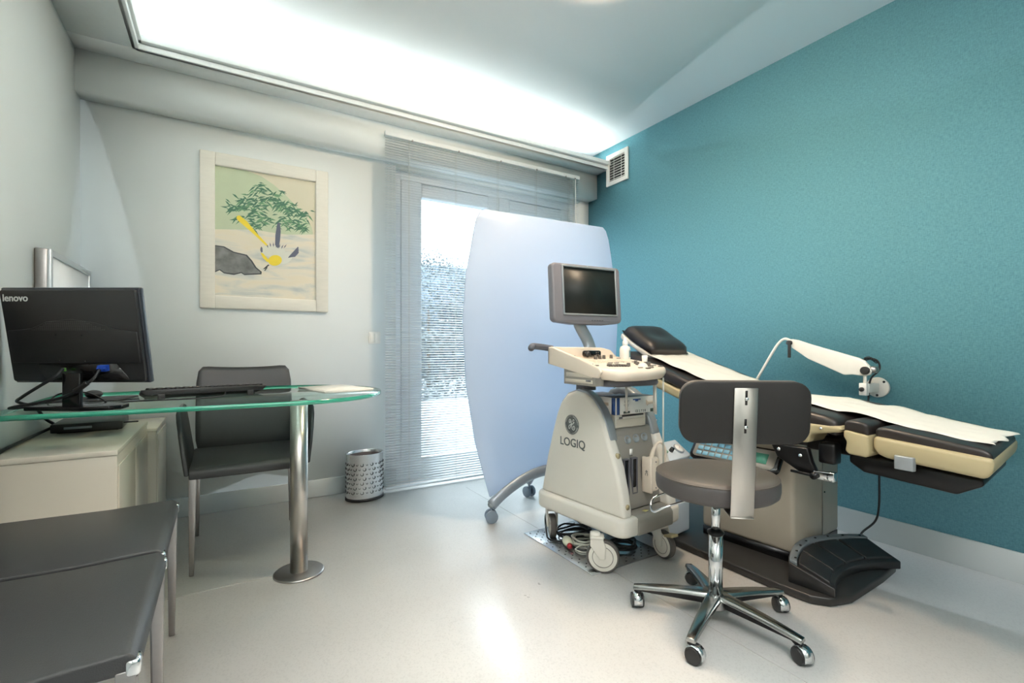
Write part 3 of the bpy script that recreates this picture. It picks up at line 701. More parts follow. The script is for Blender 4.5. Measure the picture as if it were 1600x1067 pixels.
MB().prism(rrect(.435, .60, .055, 6, .1925, .285), .085, base=.17, bev=.018, seg=3).build('bumper', USWHITE, um)
MB().prism([(-.022, .172), (-.022, .235), (-.005, .258), (.05, .262), (.05, .172)], .25, axis='X', base=.072, bev=.008).build('front_step', USGREY, um)
for (x, v_, z, ry) in ((.032, -.001, .515, 0), (.032, -.001, .30, 0)):
    MB().cyl((x, .014 if z < .4 else .075, z), (x, .006 if z < .4 else .058, z), .012, n=20).build('screw_cap', BEIGE, um)
for x in (.145, .205, .265): MB(Matrix.Translation((x, .103, .570)) @ Euler((R_(74), 0, 0)).to_matrix().to_4x4()).lathe([(0, -.002), (.014, -.002), (.017, .004), (.020, .004), (.020, -.004)], 24).build('holder_cup', USSILV, um)
for x in (.092, .148):
    MB().box((x, .072, .41), (.026, .014, .15), bev=.002).build('probe_port', BLACKG, um)
    fr_ = MB()
    for s_ in (-1, 1): fr_.box((x+s_*.016, .069, .41), (.005, .018, .165), bev=.001).box((x, .0688, .41+s_*.080), (.034, .018, .006), bev=.001)
    fr_.build('port_frame', USDARK, um)
MB().box((.148, .085, .515), (.018, .006, .028)).build('port_label', WHITEP, um)
MB().box((.155, .01, .263), (.03, .02, .001), rot=(0, 0, .2)).build('sticker', mat('yellow_sticker', (200, 190, 130), .5), um)
# emblem and lettering on left side panel
EM = Matrix.Translation((-.0006, .325, .625)) @ Euler((R_(90), 0, R_(-90))).to_matrix().to_4x4()
MB(EM).cyl((0, 0, 0), (0, 0, .0014), .048, n=48).build('emblem', INK, um)
e_ = MB(EM); zz = .0018
def arcpts(r, a0, a1, n=16): return [(r*math.cos(R_(a0+(a1-a0)*k/n)), r*math.sin(R_(a0+(a1-a0)*k/n)), zz) for k in range(n+1)]
for a in (0, 90, 180, 270): e_.tube(arcpts(.0405, a+6, a+76), lambda u: (.0022*(.25+u), .0004), n=6, smooth=0, flat=(0, 0, 1))
def fl2(pts, w_): e_.tube([(x*.001, y*.001, zz) for x, y in pts], lambda u: (.0004, w_*.001), n=6, smooth=5, flat=(0, 0, 1))
fl2([(-14, 12), (-17, 19), (-12, 25), (-6, 20), (-8, 11), (-15, 8), (-19, 13)], 1.9)
fl2([(-6, 22), (-2, 12), (-4, 0), (-10, -14), (-17, -22), (-22, -14), (-14, -4), (-2, 2), (6, 6)], 1.9)
fl2([(18, 22), (12, 26), (8, 18), (14, 10), (18, 16), (12, 6), (3, 2), (0, -10), (6, -22), (16, -24), (22, -14), (16, -5), (9, -11), (14, -17)], 1.9)
e_.tube(arcpts(.0452, 0, 345, 40), (.0007, .0004), n=5, smooth=0, flat=(0, 0, 1))
e_.build('monogram', LOGOW, um)
text('lettering', 'LOGIQ', .056, INK, um, Matrix.Translation((-.0012, .322, .535)) @ Euler((R_(90), 0, R_(-90))).to_matrix().to_4x4(), bold=.0007, xs=1.02)
# wheels
def bigwheel(parent, x, y, ang, r=.066, w=.032, fork=True, lock=False, top=.175):
    M = Matrix.Translation((x, y, r)) @ Euler((0, 0, R_(ang))).to_matrix().to_4x4()   # axle along local x
    wobj = MB(M).cyl((-w/2, 0, 0), (w/2, 0, 0), r, n=40, bev=.006).build('wheel_tyre', mat('grey_tyre', (88, 84, 80), .5), parent)
    h = MB(M)
    for s_ in (-1, 1): h.cyl((s_*w*.48, 0, 0), (s_*(w*.5+.0025), 0, 0), r*.86, n=36, bev=.001)
    h.build('hub_disc', USWHITE, wobj)
    rg = MB(M)
    for s_ in (-1, 1): rg.torus((s_*(w*.5+.003), 0, 0), r*.62, .0015, rot=(0, R_(90), 0), k=6)
    rg.build('hub_ring', USGREY, wobj)
    fk = MB(M)
    for s_ in (-1, 1): fk.prism([(-.012, -.004), (.012, -.008), (.055, .05), (.052, .085), (.0, .085), (-.014, .05)], .008, axis='X', base=s_*(w/2+.009)-.004, bev=.003)
    fk.box((0, .026, .082), (w+.026, .06, .018), bev=.006).cyl((0, .035, .08), (0, .035, top-r), .022, n=20)
    fo = fk.build('caster_fork', USWHITE, parent)
    if lock: MB(M).box((0, -.045, .056), (.045, .05, .012), rot=(R_(-12), 0, 0), bev=.003).build('brake_pedal', BEIGE, fo)
bigwheel(um, -.026, .098, 40, r=.073); bigwheel(um, .318, .03, -8, r=.064, lock=True); bigwheel(um, .055, .535, -32, r=.06); bigwheel(um, .31, .55, 20, r=.06)
# neck, console
MB().lathe([(.05, .79), (.048, .83), (.055, .87), (.055, .88), (0, .88)], 28, M=Matrix.Translation((-.0+.10, .33, 0))).build('neck', USDARK, um)
cs = bpy.data.objects.new('console', None)
# console plan in machine coordinates (rotated -5 deg to world axes)
CM = Euler((0, 0, R_(-5))).to_matrix().to_4x4()
def w2l(x, y, z=0):
    v_ = CM @ Vector((x-1.483, y-1.514, z)); return v_
plan = [(1.285, 1.79), (1.292, 1.60), (1.315, 1.47), (1.345, 1.415), (1.40, 1.392), (1.52, 1.40), (1.64, 1.43), (1.695, 1.465), (1.715, 1.52), (1.715, 1.65), (1.70, 1.79)]
q_ = bmesh.new()
def topz(y): return .905+(y-1.39)*.13
lo = []; hi = []; mid = []
for x, y in plan:
    cxp, cyp = 1.50, 1.60
    lo.append(q_.verts.new(w2l(cxp+(x-cxp)*.93, cyp+(y-cyp)*.93, .862+max(0, y-1.45)*.16)))
    mid.append(q_.verts.new(w2l(x, y, topz(y)-.022)))
    hi.append(q_.verts.new(w2l(cxp+(x-cxp)*.965, cyp+(y-cyp)*.965, topz(y))))
n = len(plan)
for A_, B_ in ((lo, mid), (mid, hi)):
    for i in range(n): q_.faces.new((A_[i], A_[(i+1) % n], B_[(i+1) % n], B_[i]))
q_.faces.new(hi); q_.faces.new(lo[::-1]); bmesh.ops.recalc_face_normals(q_, faces=q_.faces)
bmesh.ops.bevel(q_, geom=[e for e in q_.edges if e.calc_face_angle(0) > .3], offset=.009, segments=3, profile=.5, affect='EDGES')
cs = MB().merge(q_).build('console', USCREAM, um, smooth=50)
# raised rim at the back and left
WM = Matrix.Translation(w2l(0, 0)) @ CM
MB(WM).prism([(1.80, .925), (1.80, 1.002), (1.77, 1.003), (1.70, .985), (1.58, .955), (1.45, .918), (1.44, .90), (1.46, .876), (1.50, .878)], .014, axis='X', base=1.284, bev=.005, seg=3).build('side_rim', USCREAM, cs)
MB(WM).prism([(1.284, .925), (1.284, 1.0), (1.30, 1.004), (1.60, 1.0), (1.66, .988), (1.70, .955), (1.706, .91)], .014, axis='Y', base=1.787, bev=.005, seg=3).build('rear_rim', USCREAM, cs)
MB().prism(rrect(.30, .24, .06, 6), .03, base=.836, bev=.012, M=Matrix.Translation(w2l(1.50, 1.56)) @ CM).build('console_underside', USDARK, um)
# disc drive on left underside
dd = MB(Matrix.Translation(w2l(1.315, 1.585, .876)) @ CM).box((0, 0, 0), (.05, .205, .07), bev=.003).build('disc_drive', USGREY, um)
MB(Matrix.Translation(w2l(1.2895, 1.585, .876)) @ CM).box((0, 0, .008), (.002, .17, .018), bev=.0005, seg=1).box((0, 0, -.018), (.002, .18, .014), bev=.0005, seg=1).build('drive_tray', CREAM, dd)
MB(Matrix.Translation(w2l(1.288, 1.52, .862)) @ CM).box((0, 0, 0), (.002, .03, .006)).build('drive_button', USDARK, dd)
def deck(x, y, dz=0): p_ = w2l(x, y, topz(y)+dz); return p_
def knob(x, y, r, h): MB().cyl(deck(x, y, -.002), deck(x, y, h), r, r*.85, n=14, bev=.0012).build('knob', KNOB, cs)
for x, y in ((1.36, 1.705), (1.485, 1.70), (1.515, 1.705), (1.545, 1.71), (1.60, 1.72)): knob(x, y, .0085, .018)
for i in range(8):
    MB(Matrix.Translation(deck(1.392+i*.0135, 1.512-i*.002, .003)) @ CM).box((0, 0, 0), (.008, .018, .012), bev=.002).build('slider', KNOB, cs)
for x, y in ((1.50, 1.505), (1.58, 1.53), (1.60, 1.56)): knob(x, y, .009, .014)
MB(Matrix.Translation(deck(1.64, 1.53, .005)) @ CM).box((0, 0, 0), (.035, .014, .016), bev=.003).build('key', KNOB, cs)
MB().sph(deck(1.555, 1.475, -.004), .024).build('trackball', mat('white_trackball', (232, 226, 212), .15), cs)
bt = MB()
for i, (x, y) in enumerate([(1.325, 1.68), (1.325, 1.62), (1.33, 1.59), (1.335, 1.56), (1.34, 1.53), (1.45, 1.57), (1.47, 1.585), (1.50, 1.58), (1.53, 1.60), (1.47, 1.54), (1.52, 1.455), (1.60, 1.47), (1.62, 1.50), (1.65, 1.50), (1.66, 1.47), (1.56, 1.60), (1.63, 1.60), (1.58, 1.45), (1.545, 1.435), (1.64, 1.71)]):
    MB(Matrix.Translation(deck(x, y, .0015)) @ CM).box((0, 0, 0), (.022, .011, .005), bev=.0012).build('button', KNOB if i < 5 or i % 3 == 0 else USGREY, cs)
kk = MB()
for r_ in range(4):
    for c_ in range(14): kk.box(deck(1.40+c_*.015+.004*r_, 1.60+r_*.017, .001), (.0125, .0135, .003), bev=.001, seg=1)
kk.build('alphabet_keys', USCREAM, cs)
# handle to the left rear
MB().tube([w2l(1.33, 1.83, .995), w2l(1.27, 1.83, 1.003), w2l(1.215, 1.82, 1.006), w2l(1.185, 1.79, .998)], .015, n=14).build('handle', USDARK, um)
# monitor and arm
MB().tube([w2l(1.61, 1.86, .93), w2l(1.60, 1.89, 1.03), w2l(1.545, 1.90, 1.13), w2l(1.54, 1.885, 1.20)], (.036, .022), n=14, flat=(1, 0, 0)).build('monitor_arm', USSILV, um)
MM = Matrix.Translation(w2l(1.578, 1.862, 1.272)) @ CM @ Euler((R_(-4), 0, R_(-3))).to_matrix().to_4x4()
mn = MB(MM).prism(rrect(.425, .292, .022, 5), .045, axis='Y', base=0, bev=.010, seg=3).build('monitor', BEZEL, um)
MB(MM).prism([(-.21, -.12), (.21, -.12), (.20, -.146), (.10, -.156), (-.10, -.156), (-.2, -.146)], .04, axis='Y', base=.002, bev=.006).build('chin', BEZEL, mn)
fr_ = MB(MM)
for s_ in (-1, 1): fr_.box((s_*.166+.012, -.001, .012), (.010, .012, .250), bev=.003).box((.012, -.0012, .012+s_*.120), (.335, .012, .010), bev=.003)
fr_.build('inner_bezel', USSILV, mn)
MB(MM).box((.012, -.0005, .012), (.326, .004, .234)).build('screen', SCREEN, mn)
MB(MM).cyl((0, -.0008, .136), (0, .002, .136), .006, n=20).build('badge', USSILV, mn)
tb_ = MB(MM)
for k in range(5): tb_.box((.02+k*.016, -.0005, -.135), (.010, .003, .005), bev=.001)
tb_.build('menu_buttons', USDARK, mn)
MB(MM).prism(rrect(.30, .20, .05, 5), .045, axis='Y', base=.045, bev=.018, seg=3).build('rear_cover', USSILV, mn)
# holders under console front
for x, y in ((1.66, 1.50), (1.685, 1.53), (1.60, 1.62)): MB().cyl(w2l(x, y, .865), w2l(x+.004, y, .70), .0055, n=10).build('cable_hook', USWHITE, um)
MB().cyl(w2l(1.70, 1.49, .865), w2l(1.712, 1.50, .42), .004, n=8).build('probe_cable', CABLEW, um)

def UM(u, v_, z): return um.matrix_basis @ Vector((u, v_, z))
um_rot = R_(5)
pn = thing('thermal_printer', 'beige video printer on the machine shelf under the glove box', 'printer', UM(.19, .20, .622), R_(1))
MB().box((0, 0, .034), (.20, .17, .066), bev=.006).build('body', USWHITE, pn)
MB().box((.01, -.086, .058), (.14, .004, .008)).build('paper_slot', BLACKP, pn); MB().box((0, -.0865, .025), (.19, .003, .036), bev=.001).build('front_panel', CREAM, pn)
MB().box((-.07, -.088, .05), (.02, .003, .008)).build('button', USDARK, pn)
gb = thing('glove_box', 'white and blue cardboard glove box on top of the printer', 'glove box', (1.663, 1.690, .6895), 0)
GM = MB().box((0, 0, .0395), (.25, .13, .078), bev=.001, seg=1); GM.build('carton', mat('white_card', (232, 230, 224), .5), gb)
MB().box((0, 0, .0795), (.245, .125, .002)).build('lid', mat('dark_grey_card', (86, 90, 98), .5), gb)
g = MB().box((-.108, -.0655, .0395), (.018, .001, .078)).box((.01, -.0655, .066), (.05, .001, .006)).box((.01, -.0655, .060), (.02, .001, .006)).box((-.1255, -.052, .0395), (.001, .024, .078))
g.build('blue_print', NAVY, gb)
g = MB().box((-.055, -.0655, .009), (.04, .001, .010)).box((.112, -.0655, .010), (.022, .001, .016)).box((-.1255, .005, .009), (.001, .04, .010)).box((-.1255, .045, .012), (.001, .02, .016))
g.build('dark_print', GREENP, gb)
text('lettering', 'CE 2 7 2 8', .016, GREENP, gb, Matrix.Translation((.035, -.0655, .010)) @ Euler((R_(90), 0, 0)).to_matrix().to_4x4())
g = MB().tube([(.118, -.0652, .047), (.10, -.0652, .047), (.085, -.0652, .045)], (.008, .0006), n=8, flat=(0, 0, 1))
for k in range(5): g.tube([(.088, -.0652, .046), (.072+(.008 if k == 4 else 0), -.0652, .060-.007*k)], (.003, .0006), n=6, smooth=0, flat=(0, 0, 1))
g.tube([(-.1252, -.02, .047), (-.1252, .01, .045), (-.1252, .025, .047)], (.008, .0006), n=8, flat=(0, 0, 1))
for k in range(5): g.tube([(-.1252, .022, .046), (-.1252, .04, .060-.007*k)], (.003, .0006), n=6, smooth=0, flat=(0, 0, 1))
g.build('glove_picture', SKINP, gb)
g = MB()
for i in range(5): g.box((-.055-.003*(i % 2), -.0655, .062-.006*i), (.03-.008*(i % 3), .001, .0018))
g.build('small_print', INK, gb)
# probe connector plugged into front, with cable
pc_ = thing('probe_plug', 'cream transducer plug hanging on the front of the ultrasound machine', 'probe plug', UM(.236, .062, .33), R_(5))
MB().box((-.0, -.024, .08), (.07, .05, .16), bev=.018, seg=4).build('housing', USCREAM, pc_)
MB().box((-.030, -.024, .08), (.014, .055, .165), bev=.005).build('flange', USCREAM, pc_)
for z in (.02, .14): MB().cyl((.0, -.049, z), (.0, -.051, z), .003, n=8).build('screw', USDARK, pc_)
MB().tube([(.0, -.024, .155), (.01, -.026, .185), (.03, -.03, .215), (.055, -.036, .222), (.075, -.04, .20), (.085, -.04, .165), (.082, -.03, .08)], lambda u: (.012-.006*min(1, u*2.5), .012-.006*min(1, u*2.5)), n=12).build('cable', USCREAM, pc_)
text('lettering', '4C', .022, INK, pc_, Matrix.Translation((-.0375, -.024, .09)) @ Euler((R_(90), R_(90), R_(-90))).to_matrix().to_4x4())
# things on console
dp = thing('hand_controller', 'small black controller lying on the keyboard console below the monitor', 'controller', (1.50, 1.745, .955), R_(3))
MB().box((0, 0, .016), (.105, .03, .030), bev=.010, seg=3).build('body', BLACKG, dp)
for k in range(4): MB().box((.015+.012*(k % 2), -.0155, .012+.010*(k//2)), (.006, .002, .005)).build('button', KNOB, dp)
MB().sph((-.035, -.010, .014), .014).build('dial', BLACKP, dp)
bo = thing('gel_bottle', 'white squeeze bottle with a teal label at the right rear of the console', 'bottle', (1.672, 1.70, .942))
MB().lathe([(0, 0), (.024, 0), (.026, .004), (.026, .05), (.022, .062), (.012, .068), (.012, .074), (0, .074)], 24).build('body', WHITEP, bo)
MB().lathe([(.013, .072), (.013, .088), (.008, .094), (.005, .108), (0, .108)], 20).build('cap', WHITEP, bo)
MB(Euler((0, 0, R_(-60))).to_matrix().to_4x4()).box((0, 0, .028), (.001, .0, .0)).poly([(.0265*math.cos(.5), .0265*math.sin(.5)*-1, .012), (.0267, 0, .012), (.0267, 0, .044), (.0265*math.cos(.5), -.0265*math.sin(.5), .044)]).build('label', CYAN, bo)
cp = thing('small_cup', 'small white cup standing at the right edge of the console', 'cup', (1.70, 1.60, .928))
MB().lathe([(0, 0), (.012, 0), (.014, .035), (.0125, .035), (.011, .004), (0, .004)], 18).build('cup_body', WHITEP, cp)
# cable heap under machine
hp = thing('power_adapter', 'cream oval power socket among the cables on the steel plate', 'power socket', (1.475, 1.90, .006), R_(-25))
MB().sph((0, 0, .024), .03, (.8, 1.6, .75)).build('body', mat('pale_green_plastic', (214, 214, 190), .4), hp); MB().sph((.0, -.05, .022), .014, (1, 1.2, 1)).build('red_plug', RED, hp)
def heap(label, c, rad, n, r, mt, seed, nm='cable'):
    rnd = random.Random(seed); b = MB()
    pts = []
    for k in range(n*8):
        a = 2*math.pi*k/8+rnd.uniform(-.1, .1); rr = rad*(1+rnd.uniform(-.22, .22))
        pts.append((c[0]+rr*math.cos(a)*1.0, c[1]+rr*math.sin(a)*.8, .006+r+.010*(k//8)+rnd.uniform(0, .008)))
    return tag(b.tube(pts, r, n=8, smooth=4).build(nm, mt), label, 'cable')
heap('coiled black cable on the steel plate under the middle of the machine', (1.58, 1.98), .085, 4, .005, CABLEB, 1)
heap('grey coiled cable lying behind the cream power socket', (1.55, 1.87), .055, 4, .005, CABLEW, 2)
heap('loop of thick black cable by the front right of the steel plate', (1.70, 1.74), .062, 3, .007, CABLEB, 3)
heap('loose white cord beside the red plug', (1.50, 1.80), .045, 2, .0035, CABLEW, 4)
cab('cable', 'black mains lead dropping behind the rear castor onto the plate', [(1.55, 2.1, .17), (1.50, 2.12, .10), (1.46, 2.06, .03), (1.44, 2.0, .012), (1.50, 1.93, .012)], .005)

# ------------------------------------------------------------------ exam table
et = thing('examination_table', 'adjustable examination table with dark cushions and beige shells on a cream pedestal', 'examination table', (2.39, 1.42, 0))
def E(x, y, z=0): return (x-2.39, y-1.42, z)
bp_ = [E(1.945, 2.25), E(1.945, 1.10), E(1.955, .99), E(2.0, .935), E(2.10, .905), E(2.40, .915), E(2.56, .93), E(2.62, .98), E(2.63, 1.1), E(2.63, 2.25)]
MB().prism([(p[0], p[1]) for p in bp_], .035, base=0, bev=.008).build('base_plate', BASEBLK, et)
PM = Matrix.Translation(E(2.405, 1.415)) @ Euler((0, 0, R_(5))).to_matrix().to_4x4()
MB(PM).box((0, 0, .325), (.50, .45, .50), bev=.02, seg=3).build('pedestal', PEDEST, et)
MB(PM).box((0, 0, .055), (.49, .44, .045)).build('plinth', BLKMET, et)
MB(PM).box((.05, -.2262, .32), (.003, .002, .44)).build('seam', USGREY, et); MB(PM).cyl((.07, -.226, .30), (.07, -.229, .30), .004, n=10).build('bolt', BLACKG, et)
MB().box(E(2.40, 1.35, .615), (.38, .62, .10), bev=.01).build('support_frame', BLKMET, et)
MB().box(E(2.35, .92, .59), (.30, .42, .07), bev=.01).build('leg_hinge', BLKMET, et)
# seat
def slab(name, x0, x1, yz, th, mt, parent, bev=.02, cr=0):
    """cushion whose top follows the yz polyline"""
    top_ = yz; bot = [(y, z-th) for y, z in yz[::-1]]
    return MB(Matrix.Translation((-2.39, 0, 0))).prism([(y-1.42, z) for y, z in top_+bot], x1-x0, axis='X', base=x0, bev=bev, seg=4).build(name, mt, parent)
slab('seat', 2.07, 2.70, [(.945, .712), (1.0, .728), (1.12, .747), (1.30, .752), (1.52, .757)], .07, VINYL, et, .025)
sh = [(.925, .69), (1.10, .69), (1.52, .69), (1.52, .60), (1.055, .605), (1.045, .645), (.93, .667)]
MB(Matrix.Translation((-2.39, 0, 0))).prism([(y-1.42, z-.0) for y, z in sh], .60, axis='X', base=2.065, bev=.012, seg=3).build('seat_shell', BEIGE, et)
MB().cyl(E(2.063, 1.0, .675), E(2.058, 1.0, .675), .005, n=10).build('bolt', CHROME, et)
# joint
slab('joint_cushion', 2.075, 2.64, [(.842, .708), (.86, .716), (.905, .720), (.925, .712)], .045, VINYL, et, .012)
jp = [(.838, .668), (.922, .68), (.924, .655), (.912, .635), (.918, .60), (.905, .588), (.845, .585), (.836, .60)]
MB(Matrix.Translation((-2.39, 0, 0))).prism([(y-1.42, z) for y, z in jp], .575, axis='X', base=2.067, bev=.008, seg=3).build('joint_shell', BEIGE, et)
# leg rest
slab('leg_rest', 2.10, 2.665, [(.505, .660), (.53, .672), (.66, .688), (.80, .704), (.830, .698)], .045, VINYL, et, .014)
lp = [(.500, .645), (.832, .668), (.832, .625), (.815, .60), (.79, .592), (.52, .576), (.503, .60)]
MB(Matrix.Translation((-2.39, 0, 0))).prism([(y-1.42, z) for y, z in lp], .595, axis='X', base=2.085, bev=.014, seg=3).build('leg_rest_shell', BEIGE, et)
MB().prism([E(2.09, .70)[:2], E(2.09, .765)[:2], E(2.072, .76)[:2], E(2.072, .706)[:2]], .05, base=.562, bev=.004).build('pull_grip', USSILV, et)
MB(Matrix.Translation((-2.39, 0, 0))).prism([(y-1.42, z) for y, z in [(.53, .545), (.60, .50), (.88, .515), (.93, .545), (.93, .575), (.84, .58), (.53, .565)]], .50, axis='X', base=2.13, bev=.008).build('under_tray', BLKMET, et)
def skew(o):
    for v in o.data.vertices:
        y = v.co.y+1.42; k = min(1, max(0, (.86-y)/.34)); x = v.co.x+2.39
        v.co.y += .11*max(0, x-2.08)*k; v.co.x -= .04*k*(x-2.08)/.57
for o in et.children:
    if o.name.split('.')[0] in ('leg_rest', 'leg_rest_shell', 'under_tray'): skew(o)
# backrest
aB = math.atan2(.215, .66)
def bkM(): return Matrix.Translation(E(2.37, 1.50, .715)) @ Euler((aB, 0, 0)).to_matrix().to_4x4()
MB(bkM()).box((0, .345, .025), (.58, .69, .065), bev=.024, seg=4).build('backrest', VINYL, et)
MB(bkM()).box((0, .345, -.035), (.585, .69, .05), bev=.012, seg=3).build('backrest_shell', BEIGE, et)
MB(bkM()).box((0, .35, -.066), (.40, .60, .015), bev=.004).build('backrest_frame', BLKMET, et)
# headrest
HM = Matrix.Translation(E(2.335, 2.0, .925)) @ Euler((R_(29), 0, 0)).to_matrix().to_4x4()
MB(HM).prism(rrect(.36, .30, .05, 5, 0, .15), .035, base=0, bev=.012, seg=3).build('headrest_shell', USWHITE, et)
q_ = bmesh.new(); G = []
NX, NY = 12, 12
for j in range(NY+1):
    row = []
    for i in range(NX+1):
        a, c_ = i/NX*2-1, j/NY*2-1
        ed = (1-max(abs(a), abs(c_))**6)
        z = .036+.062*(1-abs(a)**5)**.5*(1-abs(c_)**5)**.5 if ed > 0 else .036
        z -= .012*math.exp(-(a/.5)**2-(c_/.4)**2)
        z += .012*(c_ > 0)*c_
        sq = 1-.06*(a*a*c_*c_)
        row.append(q_.verts.new((a*.18*sq, .15+c_*.15*sq, z)))
    G.append(row)
for j in range(NY):
    for i in range(NX): q_.faces.new((G[j][i], G[j][i+1], G[j+1][i+1], G[j+1][i]))
bd = [G[0][i] for i in range(NX+1)]+[G[j][NX] for j in range(1, NY+1)]+[G[NY][i] for i in range(NX-1, -1, -1)]+[G[j][0] for j in range(NY-1, 0, -1)]
q_.faces.new(bd[::-1]); bmesh.ops.recalc_face_normals(q_, faces=q_.faces)
MB(HM).merge(q_).build('headrest', VINYL, et, smooth=70)
MB(HM).box((-.0, .03, -.02), (.04, .20, .03), bev=.004).build('headrest_bar', BLKMET, et)
# stirrup bracket and clamp
brp = [(1.204, .581), (1.051, .586), (1.036, .531), (1.019, .498), (1.029, .483), (1.082, .482), (1.176, .528)]
MB(Matrix.Translation((-2.39, 0, 0))).prism([(y-1.42, z) for y, z in brp], .03, axis='X', base=2.055, bev=.005).build('leg_holder_bracket', BLKMET, et)
MB().box(E(2.13, 1.0, .568), (.06, .065, .085), bev=.01).build('clamp_block', BLKMET, et)
for y, z in ((1.165, .563), (1.075, .552)): MB().cyl(E(2.055, y, z), E(2.048, y, z), .007, n=12).build('bolt', CHROME, et)
MB().cyl(E(2.04, 1.107, .484), E(2.04, 1.009, .483), .006, n=10).build('clamp_lever', BLKMET, et)
MB(Matrix.Translation((-2.39, 0, 0))).prism([(y-1.42, z) for y, z in [(1.016, .504), (.938, .512), (.941, .474), (1.002, .474)]], .03, axis='X', base=2.03, bev=.003).build('clamp_socket', CHROME, et)
MB().cyl(E(2.045, 1.01, .486), E(2.02, 1.01, .486), .014, n=16).build('clamp_knob', BLKMET, et)
# control panel on pedestal flank
CPM = Matrix.Translation(E(2.105, 1.415, .485)) @ Euler((0, R_(-52), R_(5))).to_matrix().to_4x4()
cpn = MB(CPM).prism(rrect(.12, .44, .03, 5), .03, base=-.02, bev=.008).build('control_panel', BLACKG, et)
MB(CPM).prism(rrect(.095, .40, .02, 4), .003, base=.010).build('fascia', USGREY, cpn)
for r_ in range(3):
    for c_ in range(7):
        MB(CPM).box((-.028+r_*.028, .165-c_*.034, .0145), (.020, .028, .004), bev=.001, seg=1).build('key', KEYBLUE, cpn)
MB(CPM).box((0, -.135, .0142), (.05, .06, .003)).build('display', mat('green_display', (70, 130, 110), .2), cpn)

# paper
def surf(y):
    if y < .505: return .663
    if y < .83: return .664+(y-.505)/.325*(.706-.664)
    if y < 1.0: return .706+(y-.83)/.17*(.728-.706)+.010*math.sin((y-.83)/.17*math.pi)
    if y < 1.12: return .728+(y-1.0)/.12*.022
    if y < 1.40: return .750+(y-1.12)/.28*.005
    if y < 1.52: return .755+.039*(y-1.40)/.12
    return .794+(y-1.52)*math.tan(aB)
q_ = bmesh.new(); G = []; NY = 90; NX = 22
y0, y1 = .50, 2.06
for j in range(NY+1):
    y = y0+(y1-y0)*j/NY; row = []
    wn, wf = 2.20, 2.58
    if y > 1.5: wn, wf = 2.16, 2.56
    if y < 1.1: wn = 2.20-.02*(1.1-y); wf = 2.60-.02*(1.1-y)
    for i in range(NX+1):
        u = i/NX; x = wn+(wf-wn)*u
        z = surf(y)+.0075+.005*max(0, (.66-y)/.16)+.0022*math.sin(x*60+y*9)*math.sin(y*23)+.0015*math.sin(y*41+x*17)
        yy = y + .11*(x-2.08)*min(1, max(0, (.86-y)/.34)) + (.012*math.sin(x*34)+.02*(1-u) if j == 0 else 0)
        row.append(q_.verts.new((x, yy, z)))
    G.append(row)
for j in range(NY):
    for i in range(NX): q_.faces.new((G[j][i], G[j][i+1], G[j+1][i+1], G[j+1][i]))
po = tag(MB().merge(q_).build('paper_sheet', PAPER, smooth=80), 'long crumpled white paper sheet covering the cushions of the examination table', 'paper sheet')
md = po.modifiers.new('t', 'SOLIDIFY'); md.thickness = .0012

# foot control
fc = thing('foot_control', 'black curved foot control with four pedals on the table base', 'foot control', (2.30, 1.40, .035))
# arcs around a centre in front
def ring(r0, r1, a0, a1, n=12):
    A = [(r1*math.cos(R_(a0+(a1-a0)*k/n)), r1*math.sin(R_(a0+(a1-a0)*k/n))) for k in range(n+1)]
    B = [(r0*math.cos(R_(a1-(a1-a0)*k/n)), r0*math.sin(R_(a1-(a1-a0)*k/n))) for k in range(n+1)]
    return A+B
def wedge(mb, t0, t1, f0, f1, z0a, z1a, z0=0, n=10):
    b = bmesh.new(); rows = []
    def P(t, f):
        xo, yo = .290*t, .085*(1-t*t)+.022*(1-abs(t)); xi, yi = .255*t-.004, -.165+.075*(1-t*t)
        return xi+(xo-xi)*f, yi+(yo-yi)*f
    for k in range(n+1):
        t = t0+(t1-t0)*k/n; a, c_ = P(t, f0), P(t, f1)
        rows.append([b.verts.new((*a, z0)), b.verts.new((*c_, z0)), b.verts.new((*c_, z1a)), b.verts.new((*a, z0a))])
    for r1_, r2_ in zip(rows, rows[1:]):
        for i in range(4): b.faces.new((r1_[i], r1_[(i+1) % 4], r2_[(i+1) % 4], r2_[i]))
    b.faces.new(rows[0]); b.faces.new(rows[-1][::-1]); bmesh.ops.recalc_face_normals(b, faces=b.faces)
    bmesh.ops.bevel(b, geom=[e for e in b.edges if e.calc_face_angle(0) > .6], offset=.004, segments=2, profile=.5, affect='EDGES')
    mb.merge(b); return mb
fc.location = (2.283, 1.078, .035); fc.rotation_euler = (0, 0, R_(-3))
wedge(MB(), -1, 1, 0, 1, .034, .082).build('housing', BLACKP, fc)
wedge(MB(), -.97, .97, .80, .97, .088, .094, .07).build('label_strip', LABEL, fc)
for k in range(4): wedge(MB(), -.95+k*.48, -.50+k*.48, .10, .76, .050, .086, .03).build('pedal', BLACKP, fc)
for k in range(8):
    t = -.88+k*.25; MB().cyl((.285*t, .085*(1-t*t)+.022*(1-abs(t))-.028, .093), (.285*t, .085*(1-t*t)+.022*(1-abs(t))-.028, .0955), .005, n=8).build('symbol', BLACKG, fc)
MB().tube([(-.10, .10, .06), (-.08, .125, .10), (.02, .14, .125), (.07, .13, .11), (.06, .11, .07)], .004).build('carrying_loop', SATIN, fc)
cab('cable', 'black cable hanging from the leg rest tray down to the foot control', [(2.58, 1.00, .54), (2.60, 1.01, .40), (2.61, 1.015, .267), (2.61, 1.03, .189), (2.58, 1.07, .13), (2.55, 1.07, .10)], .0045)

